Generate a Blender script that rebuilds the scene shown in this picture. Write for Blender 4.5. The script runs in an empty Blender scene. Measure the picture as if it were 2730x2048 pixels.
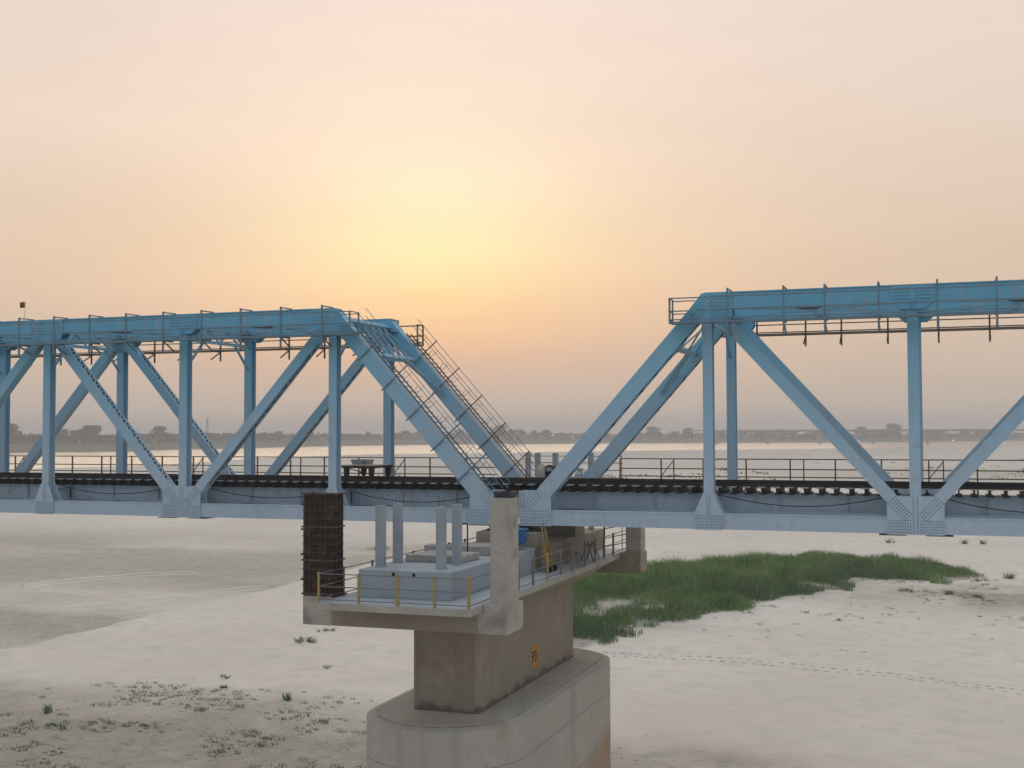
import bpy, math, random
import numpy as np
from mathutils import Vector, Matrix, noise as mnoise
random.seed(7); rng = np.random.default_rng(7)
SC = bpy.context.scene
COL = SC.collection
# ---------------------------------------------------------------- camera
CAM = Vector((17.3576, -47.1757, 3.8287)); YAW, PIT, ROL = .3403, .0385, -.0033
fw = Vector((-math.sin(YAW)*math.cos(PIT), math.cos(YAW)*math.cos(PIT), math.sin(PIT)))
r0 = Vector((math.cos(YAW), math.sin(YAW), 0)); u0 = r0.cross(fw)
rt = math.cos(ROL)*r0 + math.sin(ROL)*u0; up = -math.sin(ROL)*r0 + math.cos(ROL)*u0
cd = bpy.data.cameras.new('camera'); cam = bpy.data.objects.new('camera', cd); COL.objects.link(cam)
M = Matrix.Identity(4)
for i in range(3):
    M[i][0] = rt[i]; M[i][1] = up[i]; M[i][2] = -fw[i]; M[i][3] = CAM[i]
cam.matrix_world = M
cd.sensor_fit = 'HORIZONTAL'; cd.sensor_width = 36; cd.lens = 36*3255.6/2730
cd.clip_start = .5; cd.clip_end = 9000
SC.camera = cam
# ---------------------------------------------------------------- light
SUN_EL, SUN_AZ = math.radians(8.0), math.radians(-23.3)     # azimuth from +Y towards +X
SD = Vector((math.sin(SUN_AZ)*math.cos(SUN_EL), math.cos(SUN_AZ)*math.cos(SUN_EL), math.sin(SUN_EL)))
def lin(c): return tuple((x/255/12.92 if x/255 <= .04045 else ((x/255+.055)/1.055)**2.4) for x in c) + (1.,)
W_ = bpy.data.worlds.new('World'); SC.world = W_; W_.use_nodes = True
nt = W_.node_tree; nt.nodes.clear()
def nd(t, **k):
    n = nt.nodes.new(t)
    for a, b in k.items(): setattr(n, a, b)
    return n
def mth(op, a, b=None, clamp=False):
    n = nd('ShaderNodeMath', operation=op); n.use_clamp = clamp
    for i, s in enumerate((a, b)):
        if s is None: continue
        if isinstance(s, (int, float)): n.inputs[i].default_value = s
        else: nt.links.new(s, n.inputs[i])
    return n.outputs[0]
def ramp(fac, stops):
    n = nd('ShaderNodeValToRGB'); cr = n.color_ramp
    while len(cr.elements) < len(stops): cr.elements.new(.5)
    for e, (p, c) in zip(cr.elements, stops): e.position = p; e.color = c
    nt.links.new(fac, n.inputs[0]); return n.outputs[0]
tc = nd('ShaderNodeTexCoord'); nrm = nd('ShaderNodeVectorMath', operation='NORMALIZE'); nt.links.new(tc.outputs['Generated'], nrm.inputs[0])
sep = nd('ShaderNodeSeparateXYZ'); nt.links.new(nrm.outputs[0], sep.inputs[0])
el = mth('MULTIPLY', mth('ARCSINE', sep.outputs[2]), 180/math.pi/90)         # 0..1 over 0..90 deg
dt = nd('ShaderNodeVectorMath', operation='DOT_PRODUCT'); nt.links.new(nrm.outputs[0], dt.inputs[0]); dt.inputs[1].default_value = SD
ang = mth('MULTIPLY', mth('ARCCOSINE', dt.outputs['Value']), 1/math.pi)      # 0..1 over 0..180 deg
E_ = lambda d: d/90
base = ramp(el, [(0, lin((195, 182, 169))), (E_(3), lin((204, 186, 169))), (E_(8), lin((217, 195, 174))), (E_(14), lin((226, 207, 193))),
                 (E_(22), lin((230, 214, 204))), (E_(45), lin((229, 230, 233))), (1, lin((226, 234, 244)))])
core = ramp(el, [(0, lin((220, 176, 150))), (E_(3), lin((246, 184, 140))), (E_(4.5), lin((255, 202, 148))), (E_(6.2), lin((255, 217, 158))), (E_(8.5), lin((255, 236, 182))),
                 (E_(12), lin((255, 240, 206))), (E_(18), lin((254, 232, 214))), (E_(45), lin((236, 230, 226)))])
halo = ramp(el, [(0, lin((208, 176, 156))), (E_(3), lin((234, 182, 148))), (E_(6), lin((248, 203, 162))), (E_(9), lin((251, 216, 180))), (E_(13), lin((252, 224, 198))), (E_(18), lin((248, 224, 208))), (E_(45), lin((236, 230, 226)))])
gw = lambda v: (v, v, v, 1)
A_ = lambda d: d/180
gf = ramp(ang, [(0, gw(1)), (A_(3), gw(.92)), (A_(6), gw(.80)), (A_(11), gw(.55)), (A_(18), gw(.25)), (A_(30), gw(.05)), (A_(45), gw(0))])
ef = ramp(el, [(0, gw(.12)), (E_(2), gw(.3)), (E_(4.5), gw(.8)), (E_(7), gw(1))])
cf = ramp(ang, [(0, gw(1)), (A_(3), gw(.85)), (A_(6), gw(.5)), (A_(10), gw(.15)), (A_(14), gw(0))])
mg = nd('ShaderNodeMix', data_type='RGBA'); nt.links.new(cf, mg.inputs[0]); nt.links.new(halo, mg.inputs[6]); nt.links.new(core, mg.inputs[7]); glow = mg.outputs[2]
away = ramp(ang, [(0, gw(0)), (A_(60), gw(0)), (A_(120), gw(1))])            # the eastern sky turns grey blue
m0 = nd('ShaderNodeMix', data_type='RGBA'); nt.links.new(mth('MULTIPLY', away, .75), m0.inputs[0]); nt.links.new(base, m0.inputs[6])
aw = ramp(el, [(0, lin((146, 152, 163))), (E_(12), lin((160, 171, 188))), (E_(35), lin((188, 202, 220))), (E_(70), lin((214, 226, 240)))])
nt.links.new(aw, m0.inputs[7])
m1 = nd('ShaderNodeMix', data_type='RGBA'); nt.links.new(mth('MULTIPLY', gf, ef), m1.inputs[0]); nt.links.new(m0.outputs[2], m1.inputs[6]); nt.links.new(glow, m1.inputs[7])
mpg = nd('ShaderNodeMapping'); mpg.inputs['Scale'].default_value = (1.2, 1.2, 9); nt.links.new(nrm.outputs[0], mpg.inputs[0])
hzn = nd('ShaderNodeTexNoise'); hzn.inputs['Scale'].default_value = 2.2; hzn.inputs['Detail'].default_value = 4; nt.links.new(mpg.outputs[0], hzn.inputs['Vector'])
hzv = mth('ADD', mth('MULTIPLY', hzn.outputs['Fac'], .14), .93)
mulc = nd('ShaderNodeMix', data_type='RGBA', blend_type='MULTIPLY'); mulc.inputs[0].default_value = 1; nt.links.new(m1.outputs[2], mulc.inputs[6]); nt.links.new(hzv, mulc.inputs[7])
sky = nd('ShaderNodeTexSky', sky_type='NISHITA'); sky.sun_disc = False; sky.sun_elevation = SUN_EL; sky.sun_rotation = SUN_AZ
sky.dust_density = 6; sky.air_density = 1.5
bg1 = nd('ShaderNodeBackground'); nt.links.new(mulc.outputs[2], bg1.inputs[0]); bg1.inputs[1].default_value = 1.0
bg2 = nd('ShaderNodeBackground'); nt.links.new(sky.outputs[0], bg2.inputs[0]); bg2.inputs[1].default_value = .0015
ad = nd('ShaderNodeAddShader'); nt.links.new(bg1.outputs[0], ad.inputs[0]); nt.links.new(bg2.outputs[0], ad.inputs[1])
wo = nd('ShaderNodeOutputWorld'); nt.links.new(ad.outputs[0], wo.inputs[0])
sl = bpy.data.lights.new('sun', 'SUN'); sl.energy = .5; sl.angle = math.radians(40); sl.color = (1, .78, .52)
so = bpy.data.objects.new('sun', sl); COL.objects.link(so); so.rotation_euler = (-SD).to_track_quat('-Z', 'Y').to_euler()
SC.view_settings.view_transform = 'Standard'; SC.view_settings.look = 'None'; SC.view_settings.exposure = .06; SC.view_settings.gamma = 1
SC.view_settings.use_curve_mapping = False
SC.render.engine = 'CYCLES'; SC.cycles.use_denoising = True; SC.cycles.max_bounces = 6; SC.cycles.diffuse_bounces = 3
SC.cycles.volume_bounces = 0; SC.cycles.use_adaptive_sampling = True
# ---------------------------------------------------------------- materials
MATS = {}
def mat(name, col, rough=.7, var=.12, scale=1.2, streak=0., stain=None, stain_amt=.5, stain_scale=.7, bump=0., bscale=20., metal=0., spec=.35, top=None, wet=None):
    """procedural surface: noise tone, vertical streaks and stains from world position"""
    m = bpy.data.materials.new(name); m.use_nodes = True; t = m.node_tree; b = t.nodes['Principled BSDF']
    N = t.nodes.new; L = t.links.new
    geo = N('ShaderNodeNewGeometry')
    def noi(s, det=5, stretch=None):
        n = N('ShaderNodeTexNoise'); n.inputs['Scale'].default_value = s; n.inputs['Detail'].default_value = det
        if stretch:
            mp = N('ShaderNodeMapping'); mp.inputs['Scale'].default_value = stretch; L(geo.outputs['Position'], mp.inputs[0]); L(mp.outputs[0], n.inputs['Vector'])
        else: L(geo.outputs['Position'], n.inputs['Vector'])
        return n.outputs['Fac']
    def rmp(f, a, c, ca=(0, 0, 0, 1), cb=(1, 1, 1, 1)):
        r = N('ShaderNodeMapRange'); r.inputs[1].default_value = a; r.inputs[2].default_value = c; L(f, r.inputs[0]); return r.outputs[0]
    def mix(f, a, c):
        x = N('ShaderNodeMix'); x.data_type = 'RGBA'
        for i, s in ((0, f), (6, a), (7, c)):
            if isinstance(s, (tuple, float, int)): x.inputs[i].default_value = s
            else: L(s, x.inputs[i])
        return x.outputs[2]
    c0 = tuple(max(0, x*(1-var)) for x in col)+(1,); c1 = tuple(min(1, x*(1+var)) for x in col)+(1,)
    c = mix(rmp(noi(scale), .3, .7), c0, c1)
    c = mix(rmp(noi(scale*9, 3), .35, .75), c, tuple(x*(1-var*.8) for x in col)+(1,)) if var > .05 else c
    if top:                                                             # teal towards the top, paler and greyer towards the deck
        sz = N('ShaderNodeSeparateXYZ'); L(geo.outputs['Position'], sz.inputs[0]); c = mix(rmp(sz.outputs[2], 1.2, 8.4), c, tuple(top)+(1,))
    if streak: c = mix(rmp(noi(1., 6, (1.9, 1.3, .12)), .54, .80), c, tuple(x*(1-streak) for x in col)+(1,))
    if stain:
        f = rmp(noi(stain_scale, 6), .55, .72); mm = N('ShaderNodeMath'); mm.operation = 'MULTIPLY'; L(f, mm.inputs[0]); mm.inputs[1].default_value = stain_amt
        c = mix(mm.outputs[0], c, tuple(stain)+(1,))
    if wet:                                                             # damp stains: (z full, z none, y none, y full, colour, noise scale)
        sz = N('ShaderNodeSeparateXYZ'); L(geo.outputs['Position'], sz.inputs[0])
        m1_ = N('ShaderNodeMath'); m1_.operation = 'MULTIPLY'; L(rmp(sz.outputs[2], wet[1], wet[0]), m1_.inputs[0]); L(rmp(sz.outputs[1], wet[2], wet[3]), m1_.inputs[1])
        m2_ = N('ShaderNodeMath'); m2_.operation = 'ADD'; L(m1_.outputs[0], m2_.inputs[0]); L(noi(wet[5], 6, (1, 1, .6)), m2_.inputs[1])
        m3_ = N('ShaderNodeMath'); m3_.operation = 'MULTIPLY'; L(rmp(m2_.outputs[0], wet[6], wet[7]), m3_.inputs[0]); m3_.inputs[1].default_value = .8
        c = mix(m3_.outputs[0], c, tuple(wet[4])+(1,))
    L(c, b.inputs['Base Color']); b.inputs['Roughness'].default_value = rough; b.inputs['Metallic'].default_value = metal
    b.inputs['Specular IOR Level'].default_value = spec
    if bump:
        bp = N('ShaderNodeBump'); bp.inputs['Strength'].default_value = bump; bp.inputs['Distance'].default_value = .03
        L(noi(bscale, 6), bp.inputs['Height']); L(bp.outputs[0], b.inputs['Normal'])
    MATS[name] = m; return m
BLUE = mat('blue_paint', (.405, .52, .615), .42, .08, .5, .14, (.34, .35, .34), .55, 2.0, top=(.145, .43, .60))
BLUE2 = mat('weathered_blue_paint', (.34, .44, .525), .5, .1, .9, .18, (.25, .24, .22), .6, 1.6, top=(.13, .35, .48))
RIVET = mat('shade_toned_rivet_paint', (.17, .235, .285), .6, .2, 4)  # colour darkened to stand in for the shading round rivet heads
UNDERSHADE = mat('painted_shade_steel', (.035, .05, .058), .7, .3, 3)  # near black colour imitates the shade beneath the top chord gussets
TEALD = mat('dark_teal_steel', (.14, .23, .285), .55, .25, 3)
DECKGREY = mat('blue_grey_deck_paint', (.37, .41, .435), .65, .1, .8, 0, (.30, .30, .28), .5, .9, .15, 9)
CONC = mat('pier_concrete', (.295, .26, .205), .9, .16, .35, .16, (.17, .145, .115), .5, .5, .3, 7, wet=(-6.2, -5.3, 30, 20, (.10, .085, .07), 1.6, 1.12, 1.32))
CONCW = mat('well_concrete', (.405, .385, .34), .9, .14, .3, .25, (.30, .215, .14), .55, .28, .3, 6, wet=(-10.2, -7.6, -5, 3, (.34, .23, .14), .5, .95, 1.35))
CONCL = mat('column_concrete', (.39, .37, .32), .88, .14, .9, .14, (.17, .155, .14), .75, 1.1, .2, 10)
CONCB = mat('painted_concrete', (.32, .365, .395), .8, .1, 1., .12, (.2, .2, .2), .5, .8, .2, 9)
SLABM = mat('rough_slab_concrete', (.38, .35, .32), .95, .25, 2.5, 0, (.12, .12, .12), .7, 2.2, .6, 12)
RUST = mat('rusty_shutter_steel', (.045, .028, .020), .85, .5, 3., .4, (.13, .085, .055), .7, 2.5, .4, 18)
RUSTL = mat('scaled_rust', (.115, .085, .065), .85, .4, 4., 0, (.04, .02, .015), .7, 3)
DARK = mat('dark_track_steel', (.018, .017, .017), .55, .3, 3., 0, (.05, .035, .025), .6, 2)
SLEEP = mat('steel_sleeper', (.045, .047, .05), .6, .3, 4., 0, (.08, .06, .045), .6, 3)
PLATE = mat('galvanised_plate', (.34, .37, .40), .5, .2, 4)
RAILB = mat('brown_rail_paint', (.20, .155, .105), .6, .2, 3)
WALKB = mat('brown_walkway_steel', (.15, .125, .11), .6, .25, 3)
YEL = mat('yellow_paint', (.33, .265, .095), .6, .15, 3, 0, (.42, .16, .06), .8, 2.6)
ORNG = mat('orange_yellow_paint', (.40, .235, .055), .6, .25, 4, 0, (.10, .06, .03), .7, 3)
STAIRM = mat('grey_stair_steel', (.17, .17, .175), .55, .2, 3)
GREYR = mat('grey_rail_steel', (.16, .16, .16), .55, .2, 3)
BLACK = mat('black_rubber', (.012, .012, .013), .6, .2, 3)
WOOD = mat('weathered_board', (.40, .37, .33), .85, .2, 3)
BROWNW = mat('dark_timber', (.045, .03, .022), .8, .3, 4)
TRAY = mat('grey_green_tray', (.30, .34, .32), .6, .1, 4)
SACK = mat('beige_sack_cloth', (.45, .40, .34), .95, .2, 5, 0, None, 0, 1, .6, 30)
BLUET = mat('bright_blue_tarpaulin', (.02, .15, .36), .5, .25, 6, 0, None, 0, 1, .8, 14)
REDM = mat('dull_red_board', (.22, .06, .03), .7, .2, 4)
FARCONC = mat('far_concrete', (.28, .27, .26), .9, .08, .05)
BARK = mat('bark', (.07, .055, .04), .95, .3, 2)
LEAF = [mat('foliage_%s' % n, c, .9, .35, .25) for n, c in (('olive', (.05, .062, .03)), ('deep', (.035, .052, .028)), ('dry', (.075, .07, .04)))]
BANKM = mat('far_bank_soil', (.11, .115, .06), .95, .3, .02, 0, (.17, .15, .10), .7, .03)
LAMP = bpy.data.materials.new('lit_lamp'); LAMP.use_nodes = True
_b = LAMP.node_tree.nodes['Principled BSDF']; _b.inputs['Emission Color'].default_value = (1, .97, .9, 1); _b.inputs['Emission Strength'].default_value = 9
# ---------------------------------------------------------------- builders
def tag(o, label=None, cat=None, group=None, kind=None):
    for k, v in (('label', label), ('category', cat), ('group', group), ('kind', kind)):
        if v: o[k] = v
    return o
def empty(name, loc, label, cat, group=None, rz=0):
    o = bpy.data.objects.new(name, None); COL.objects.link(o); o.location = loc; o.rotation_euler.z = rz; o.empty_display_size = .3
    return tag(o, label, cat, group)
class MB:
    def __init__(s): s.v = []; s.f = []
    def add(s, vs, fs):
        n = len(s.v); s.v += [tuple(v) for v in vs]; s.f += [tuple(i+n for i in f) for f in fs]; return s
    def box(s, x0, x1, y0, y1, z0, z1):
        return s.add([(x, y, z) for z in (z0, z1) for y in (y0, y1) for x in (x0, x1)],
                     [(0, 2, 3, 1), (4, 5, 7, 6), (0, 1, 5, 4), (2, 6, 7, 3), (0, 4, 6, 2), (1, 3, 7, 5)])
    def bar(s, p, q, w, h, upv=(0, 0, 1), ow=0., oh=0.):
        """box from p to q, w across (dir x up), h along up, offset by ow / oh"""
        p, q, u = Vector(p), Vector(q), Vector(upv); d = (q-p).normalized()
        a = d.cross(u)
        if a.length < 1e-5: u = Vector((1, 0, 0)); a = d.cross(u)
        a.normalize(); u = a.cross(d).normalized()
        vs = []
        for e in (p, q):
            for i, j in ((-1, -1), (1, -1), (1, 1), (-1, 1)): vs.append(e + a*(ow+i*w/2) + u*(oh+j*h/2))
        return s.add(vs, [(0, 1, 2, 3), (7, 6, 5, 4), (0, 4, 5, 1), (1, 5, 6, 2), (2, 6, 7, 3), (3, 7, 4, 0)])
    def prism_y(s, poly, y0, y1):
        n = len(poly); vs = [(x, y0, z) for x, z in poly]+[(x, y1, z) for x, z in poly]
        return s.add(vs, [tuple(range(n))[::-1], tuple(range(n, 2*n))]+[(i, (i+1) % n, n+(i+1) % n, n+i) for i in range(n)])
    def prism_z(s, poly, z0, z1, top=1.):
        n = len(poly); cx = sum(p[0] for p in poly)/n; cy = sum(p[1] for p in poly)/n
        vs = [(x, y, z0) for x, y in poly]+[(cx+(x-cx)*top, cy+(y-cy)*top, z1) for x, y in poly]
        return s.add(vs, [tuple(range(n))[::-1], tuple(range(n, 2*n))]+[(i, (i+1) % n, n+(i+1) % n, n+i) for i in range(n)])
    def prism_x(s, poly, x0, x1):
        n = len(poly); vs = [(x0, y, z) for y, z in poly]+[(x1, y, z) for y, z in poly]
        return s.add(vs, [tuple(range(n))[::-1], tuple(range(n, 2*n))]+[(i, (i+1) % n, n+(i+1) % n, n+i) for i in range(n)])
    def cyl(s, p, q, r, n=8, r2=None):
        p, q = Vector(p), Vector(q); d = (q-p).normalized(); a = d.orthogonal().normalized(); b = d.cross(a); r2 = r if r2 is None else r2
        vs = [e+(a*math.cos(t*2*math.pi/n)+b*math.sin(t*2*math.pi/n))*rr for e, rr in ((p, r), (q, r2)) for t in range(n)]
        return s.add(vs, [tuple(range(n))[::-1], tuple(range(n, 2*n))]+[(i, (i+1) % n, n+(i+1) % n, n+i) for i in range(n)])
    def tube(s, pts, r, n=6):
        for a, b in zip(pts[:-1], pts[1:]): s.cyl(a, b, r, n)
        return s
    def mesh(s, name, loc=(0, 0, 0)):
        me = bpy.data.meshes.new(name)
        me.from_pydata([(x-loc[0], y-loc[1], z-loc[2]) for x, y, z in s.v], [], s.f); me.update()
        # make sure outward normals
        import bmesh
        bm = bmesh.new(); bm.from_mesh(me); bmesh.ops.recalc_face_normals(bm, faces=bm.faces); bm.to_mesh(me); bm.free()
        return me
    def build(s, name, material, parent=None, loc=None, bevel=0., smooth=False, kind=None, label=None, cat=None, group=None):
        if loc is None:
            loc = (0, 0, 0); p = parent
            off = Vector((0, 0, 0))
            while p is not None: off += p.location; p = p.parent
            me = s.mesh(name, off); o = bpy.data.objects.new(name, me)
        else:
            me = s.mesh(name, loc); o = bpy.data.objects.new(name, me)
            off = Vector((0, 0, 0)); p = parent
            while p is not None: off += p.location; p = p.parent
            o.location = Vector(loc)-off
        COL.objects.link(o); o.parent = parent; me.materials.append(material)
        if smooth: me.polygons.foreach_set('use_smooth', [True]*len(me.polygons))
        if bevel:
            b = o.modifiers.new('bevel', 'BEVEL'); b.width = bevel; b.segments = 2; b.limit_method = 'ANGLE'
        return tag(o, label, cat, group, kind)
def dup(o, parent, loc):
    c = o.copy(); COL.objects.link(c); c.parent = parent; c.location = loc; return c
def nz(x, y, s=1., z=0.): return mnoise.noise(Vector((x*s, y*s, z)))
# ================================================================= GROUND
G, WZ = -13.2, -13.9
NEAR = [(-403, 416), (-391, 449), (-372, 507), (-406, 633), (-397, 814), (-333, 857), (-274, 936), (-164, 1073), (-56, 1157), (10, 1300), (101, 1438)]
FAR = [(-747, 809), (-674, 877), (-708, 982), (-678, 1036), (-674, 1245), (-611, 1400), (-545, 1446), (-452, 1539), (-256, 1640), (-131, 1691), (-42, 1744), (128, 1915)]
def polar(L, k=1.023):
    t = [math.atan2(x-CAM.x, y-CAM.y) for x, y in L]; r = [math.hypot(x-CAM.x, y-CAM.y)*k for x, y in L]
    i = np.argsort(t); return np.array(t)[i], np.array(r)[i]
NT, NR = polar(NEAR); FT, FR = polar(FAR)
NT = np.concatenate(([-1.5, -1.0], NT, [.4, .9])); NR = np.concatenate(([520, 560], NR, [1750, 1900]))
FT = np.concatenate(([-1.5, -1.0], FT, [.4, .9])); FR = np.concatenate(([1000, 1030], FR, [2250, 2400]))
def inpoly(x, y, poly):
    x = np.asarray(x); r = np.zeros(x.shape, bool); n = len(poly); j = n-1
    for i in range(n):
        xi, yi = poly[i]; xj, yj = poly[j]
        r ^= ((yi > y) != (yj > y)) & (x < (xj-xi)*(y-yi)/(yj-yi+1e-9)+xi); j = i
    return r
def vnoise(x, y, s, seed=0):
    """cheap smooth value noise on arrays"""
    x = np.asarray(x)*s+seed*17.3; y = np.asarray(y)*s+seed*9.1
    xi = np.floor(x).astype(int); yi = np.floor(y).astype(int); fx = x-xi; fy = y-yi; fx = fx*fx*(3-2*fx); fy = fy*fy*(3-2*fy)
    def h(a, b):
        n = (a*374761393+b*668265263+seed*1442695041) & 0x7fffffff; n = ((n ^ (n >> 13))*1274126177) & 0x7fffffff; return ((n ^ (n >> 16)) & 0xffff)/65535.
    return (h(xi, yi)*(1-fx)+h(xi+1, yi)*fx)*(1-fy)+(h(xi, yi+1)*(1-fx)+h(xi+1, yi+1)*fx)*fy
def fbm(x, y, s, seed=0, o=4):
    return sum(vnoise(x, y, s*2**k, seed+k)*.5**k for k in range(o))/sum(.5**k for k in range(o))
GRASS = [(-24.4, 90), (-19.4, 92), (-12.6, 102), (-0.2, 119), (11.8, 121), (21.7, 103), (17.1, 99), (9.3, 94), (5.7, 85), (2.4, 77), (-0.8, 68), (-4.6, 61), (-8, 57), (-8, 52), (-9.5, 45.5), (-18, 46), (-24, 60), (-28, 76)]
def gheight(x, y):
    z = G+(fbm(x, y, .035, 1)-.5)*.5+(fbm(x, y, .3, 5, 3)-.5)*.10
    z = z+.22*(1-np.abs(2*fbm(x*.5+y*.25, y*.8, .11, 33, 3)-1))**3*np.clip((260-y)/80, 0, 1)
    near = np.clip((220-y)/60, 0, 1)*np.clip((y+60)/30, 0, 1)
    sc = np.clip((-51.6+(fbm(x, y, .12, 9)-.5)*2.4-x)/.9, 0, 1)
    z = z-.42*sc*near
    z = z+.30*np.exp(-((x+51.0)/1.3)**2)*near*fbm(x, y, .2, 3)*1.1           # little lip of sand along the edge
    gx = np.exp(-(((x+3)/17)**2+((y-86)/24)**2)); z = z+.5*gx
    th = np.arctan2(x-CAM.x, y-CAM.y); r = np.hypot(x-CAM.x, y-CAM.y)
    rs = np.interp(th, NT, NR)*(1+.02*(fbm(x, y, .012, 4)-.5))
    fl = np.clip((r-350)/250, 0, 1)
    z = z*(1-fl*.6)+(G-.08)*fl*.6
    t = r-rs
    z = np.where((t > -60) & (np.abs(th) < 1.45), np.minimum(z, WZ+.62-.62*np.clip((t+60)/60, 0, 1)-np.clip(t, 0, 200)*.02), z)
    return z
def axis(a, b, c, d, step, grow):
    L = list(np.arange(b, c, step)); s = step; x = b
    lo = []
    while x > a: s *= grow; x -= s; lo.append(max(x, a))
    s = step; x = L[-1]; hi = []
    while x < d: s *= grow; x += s; hi.append(min(x, d))
    return np.array(lo[::-1]+L+hi)
gx = axis(-2400, -72, 48, 2000, .7, 1.07); gy = axis(-1000, -2, 150, 3000, .7, 1.06)
XX, YY = np.meshgrid(gx, gy); ZZ = gheight(XX, YY)
nx, ny = len(gx), len(gy)
idx = np.arange(nx*ny).reshape(ny, nx)
quads = np.stack([idx[:-1, :-1], idx[:-1, 1:], idx[1:, 1:], idx[1:, :-1]], -1).reshape(-1, 4)
me = bpy.data.meshes.new('ground'); me.from_pydata(np.stack([XX, YY, ZZ], -1).reshape(-1, 3).tolist(), [], quads.tolist()); me.update()
me.polygons.foreach_set('use_smooth', [True]*len(me.polygons))
X1, Y1 = XX.ravel(), YY.ravel()
# silt / scrub mask: the lower flat, the scrubby foreground, the ground under and beside the grass
sil = np.clip((-51.5+(fbm(X1, Y1, .1, 9)-.5)*4-X1)/3, 0, 1)*np.clip((150-Y1)/40, 0, 1)*np.clip(-.35+2.5*fbm(X1*.45+Y1*.1, Y1*1.1, .06, 12, 5), .05, 1)
LLm = np.clip((24.5+(fbm(X1, Y1, .18, 14)-.5)*12-.10*(X1+20)**2*.02-Y1)/11, 0, 1)*np.clip((-3-X1)/8, 0, 1)*np.clip((X1+52)/9, 0, 1)
gm = inpoly(X1, Y1, GRASS).astype(float)*.9
dg = np.exp(-(((X1-7)/7)**2+((Y1-84)/9)**2))*.55+np.exp(-(((X1-23)/8)**2+((Y1-86)/10)**2))*.95+np.exp(-(((X1+9)/5)**2+((Y1-56)/3)**2))*.6
wd = np.exp(-(((X1-5)/6)**2+((Y1-14)/5)**2))*.9
fs = np.clip((Y1-170)/250, 0, 1)*np.clip(fbm(X1, Y1*.35, .012, 21)*2-.8, 0, 1)*.65
at_ = me.attributes.new('rough', 'FLOAT', 'POINT'); at_.data.foreach_set('value', np.clip(np.maximum.reduce([sil*.8, LLm*.8, gm, dg*fbm(X1, Y1, .3, 30)*2., wd*fbm(X1, Y1, .4, 31)*1.6, fs]), 0, 1).astype(np.float32))
gr = bpy.data.objects.new('ground', me); COL.objects.link(gr); tag(gr, kind='structure')
sm = bpy.data.materials.new('river_sand'); sm.use_nodes = True; t = sm.node_tree; b = t.nodes['Principled BSDF']; N = t.nodes.new; L = t.links.new
geo = N('ShaderNodeNewGeometry')
def tn(s, det=6, rough=.55, sc=(1, 1, 1)):
    mp = N('ShaderNodeMapping'); mp.inputs['Scale'].default_value = sc; L(geo.outputs['Position'], mp.inputs[0])
    n = N('ShaderNodeTexNoise'); n.inputs['Scale'].default_value = s; n.inputs['Detail'].default_value = det; n.inputs['Roughness'].default_value = rough; L(mp.outputs[0], n.inputs['Vector']); return n.outputs['Fac']
def mr(f, a, c, d=0., e=1.):
    r = N('ShaderNodeMapRange'); L(f, r.inputs[0])
    for i, v in enumerate((a, c, d, e)): r.inputs[i+1].default_value = v
    return r.outputs[0]
def mx(f, a, c):
    x = N('ShaderNodeMix'); x.data_type = 'RGBA'
    for i, s in ((0, f), (6, a), (7, c)):
        if isinstance(s, (tuple, float, int)): x.inputs[i].default_value = s
        else: L(s, x.inputs[i])
    return x.outputs[2]
def mm(op, a, c):
    x = N('ShaderNodeMath'); x.operation = op
    for i, s in enumerate((a, c)):
        if isinstance(s, (float, int)): x.inputs[i].default_value = s
        else: L(s, x.inputs[i])
    return x.outputs[0]
ra = N('ShaderNodeAttribute'); ra.attribute_name = 'rough'; R_ = ra.outputs['Fac']
c = mx(mr(tn(.05, 4), .35, .65), (.61, .555, .485, 1), (.69, .635, .56, 1))
c = mx(mr(tn(.6, 6), .45, .75), c, (.56, .51, .45, 1))
silt = mx(mr(tn(1.1, 7, .7), .35, .65), (.50, .455, .385, 1), (.36, .33, .27, 1))
silt = mx(mr(tn(2.4, 6, .75, (.7, 1, 1)), .53, .64), silt, (.19, .175, .14, 1))
silt = mx(mr(tn(.8, 6, .7), .60, .70), silt, (.16, .17, .11, 1))
c = mx(mm('MULTIPLY', R_, mr(tn(.7, 8, .75, (1, .6, 1)), .30, .62, .35, 1.)), c, silt)
c = mx(mm('MULTIPLY', mr(tn(.16, 8, .8, (.25, 1, 1)), .62, .70), .35), c, (.36, .335, .29, 1))
L(c, b.inputs['Base Color']); b.inputs['Roughness'].default_value = .95; b.inputs['Specular IOR Level'].default_value = .15
bp = N('ShaderNodeBump'); bp.inputs['Strength'].default_value = .8; bp.inputs['Distance'].default_value = .25
L(mm('ADD', mm('MULTIPLY', tn(1.3, 7, .65, (.5, 1, 1)), .6), mm('MULTIPLY', mm('MULTIPLY', tn(4.5, 6, .75), R_), 1.5)), bp.inputs['Height']); L(bp.outputs[0], b.inputs['Normal'])
me.materials.append(sm)
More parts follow.
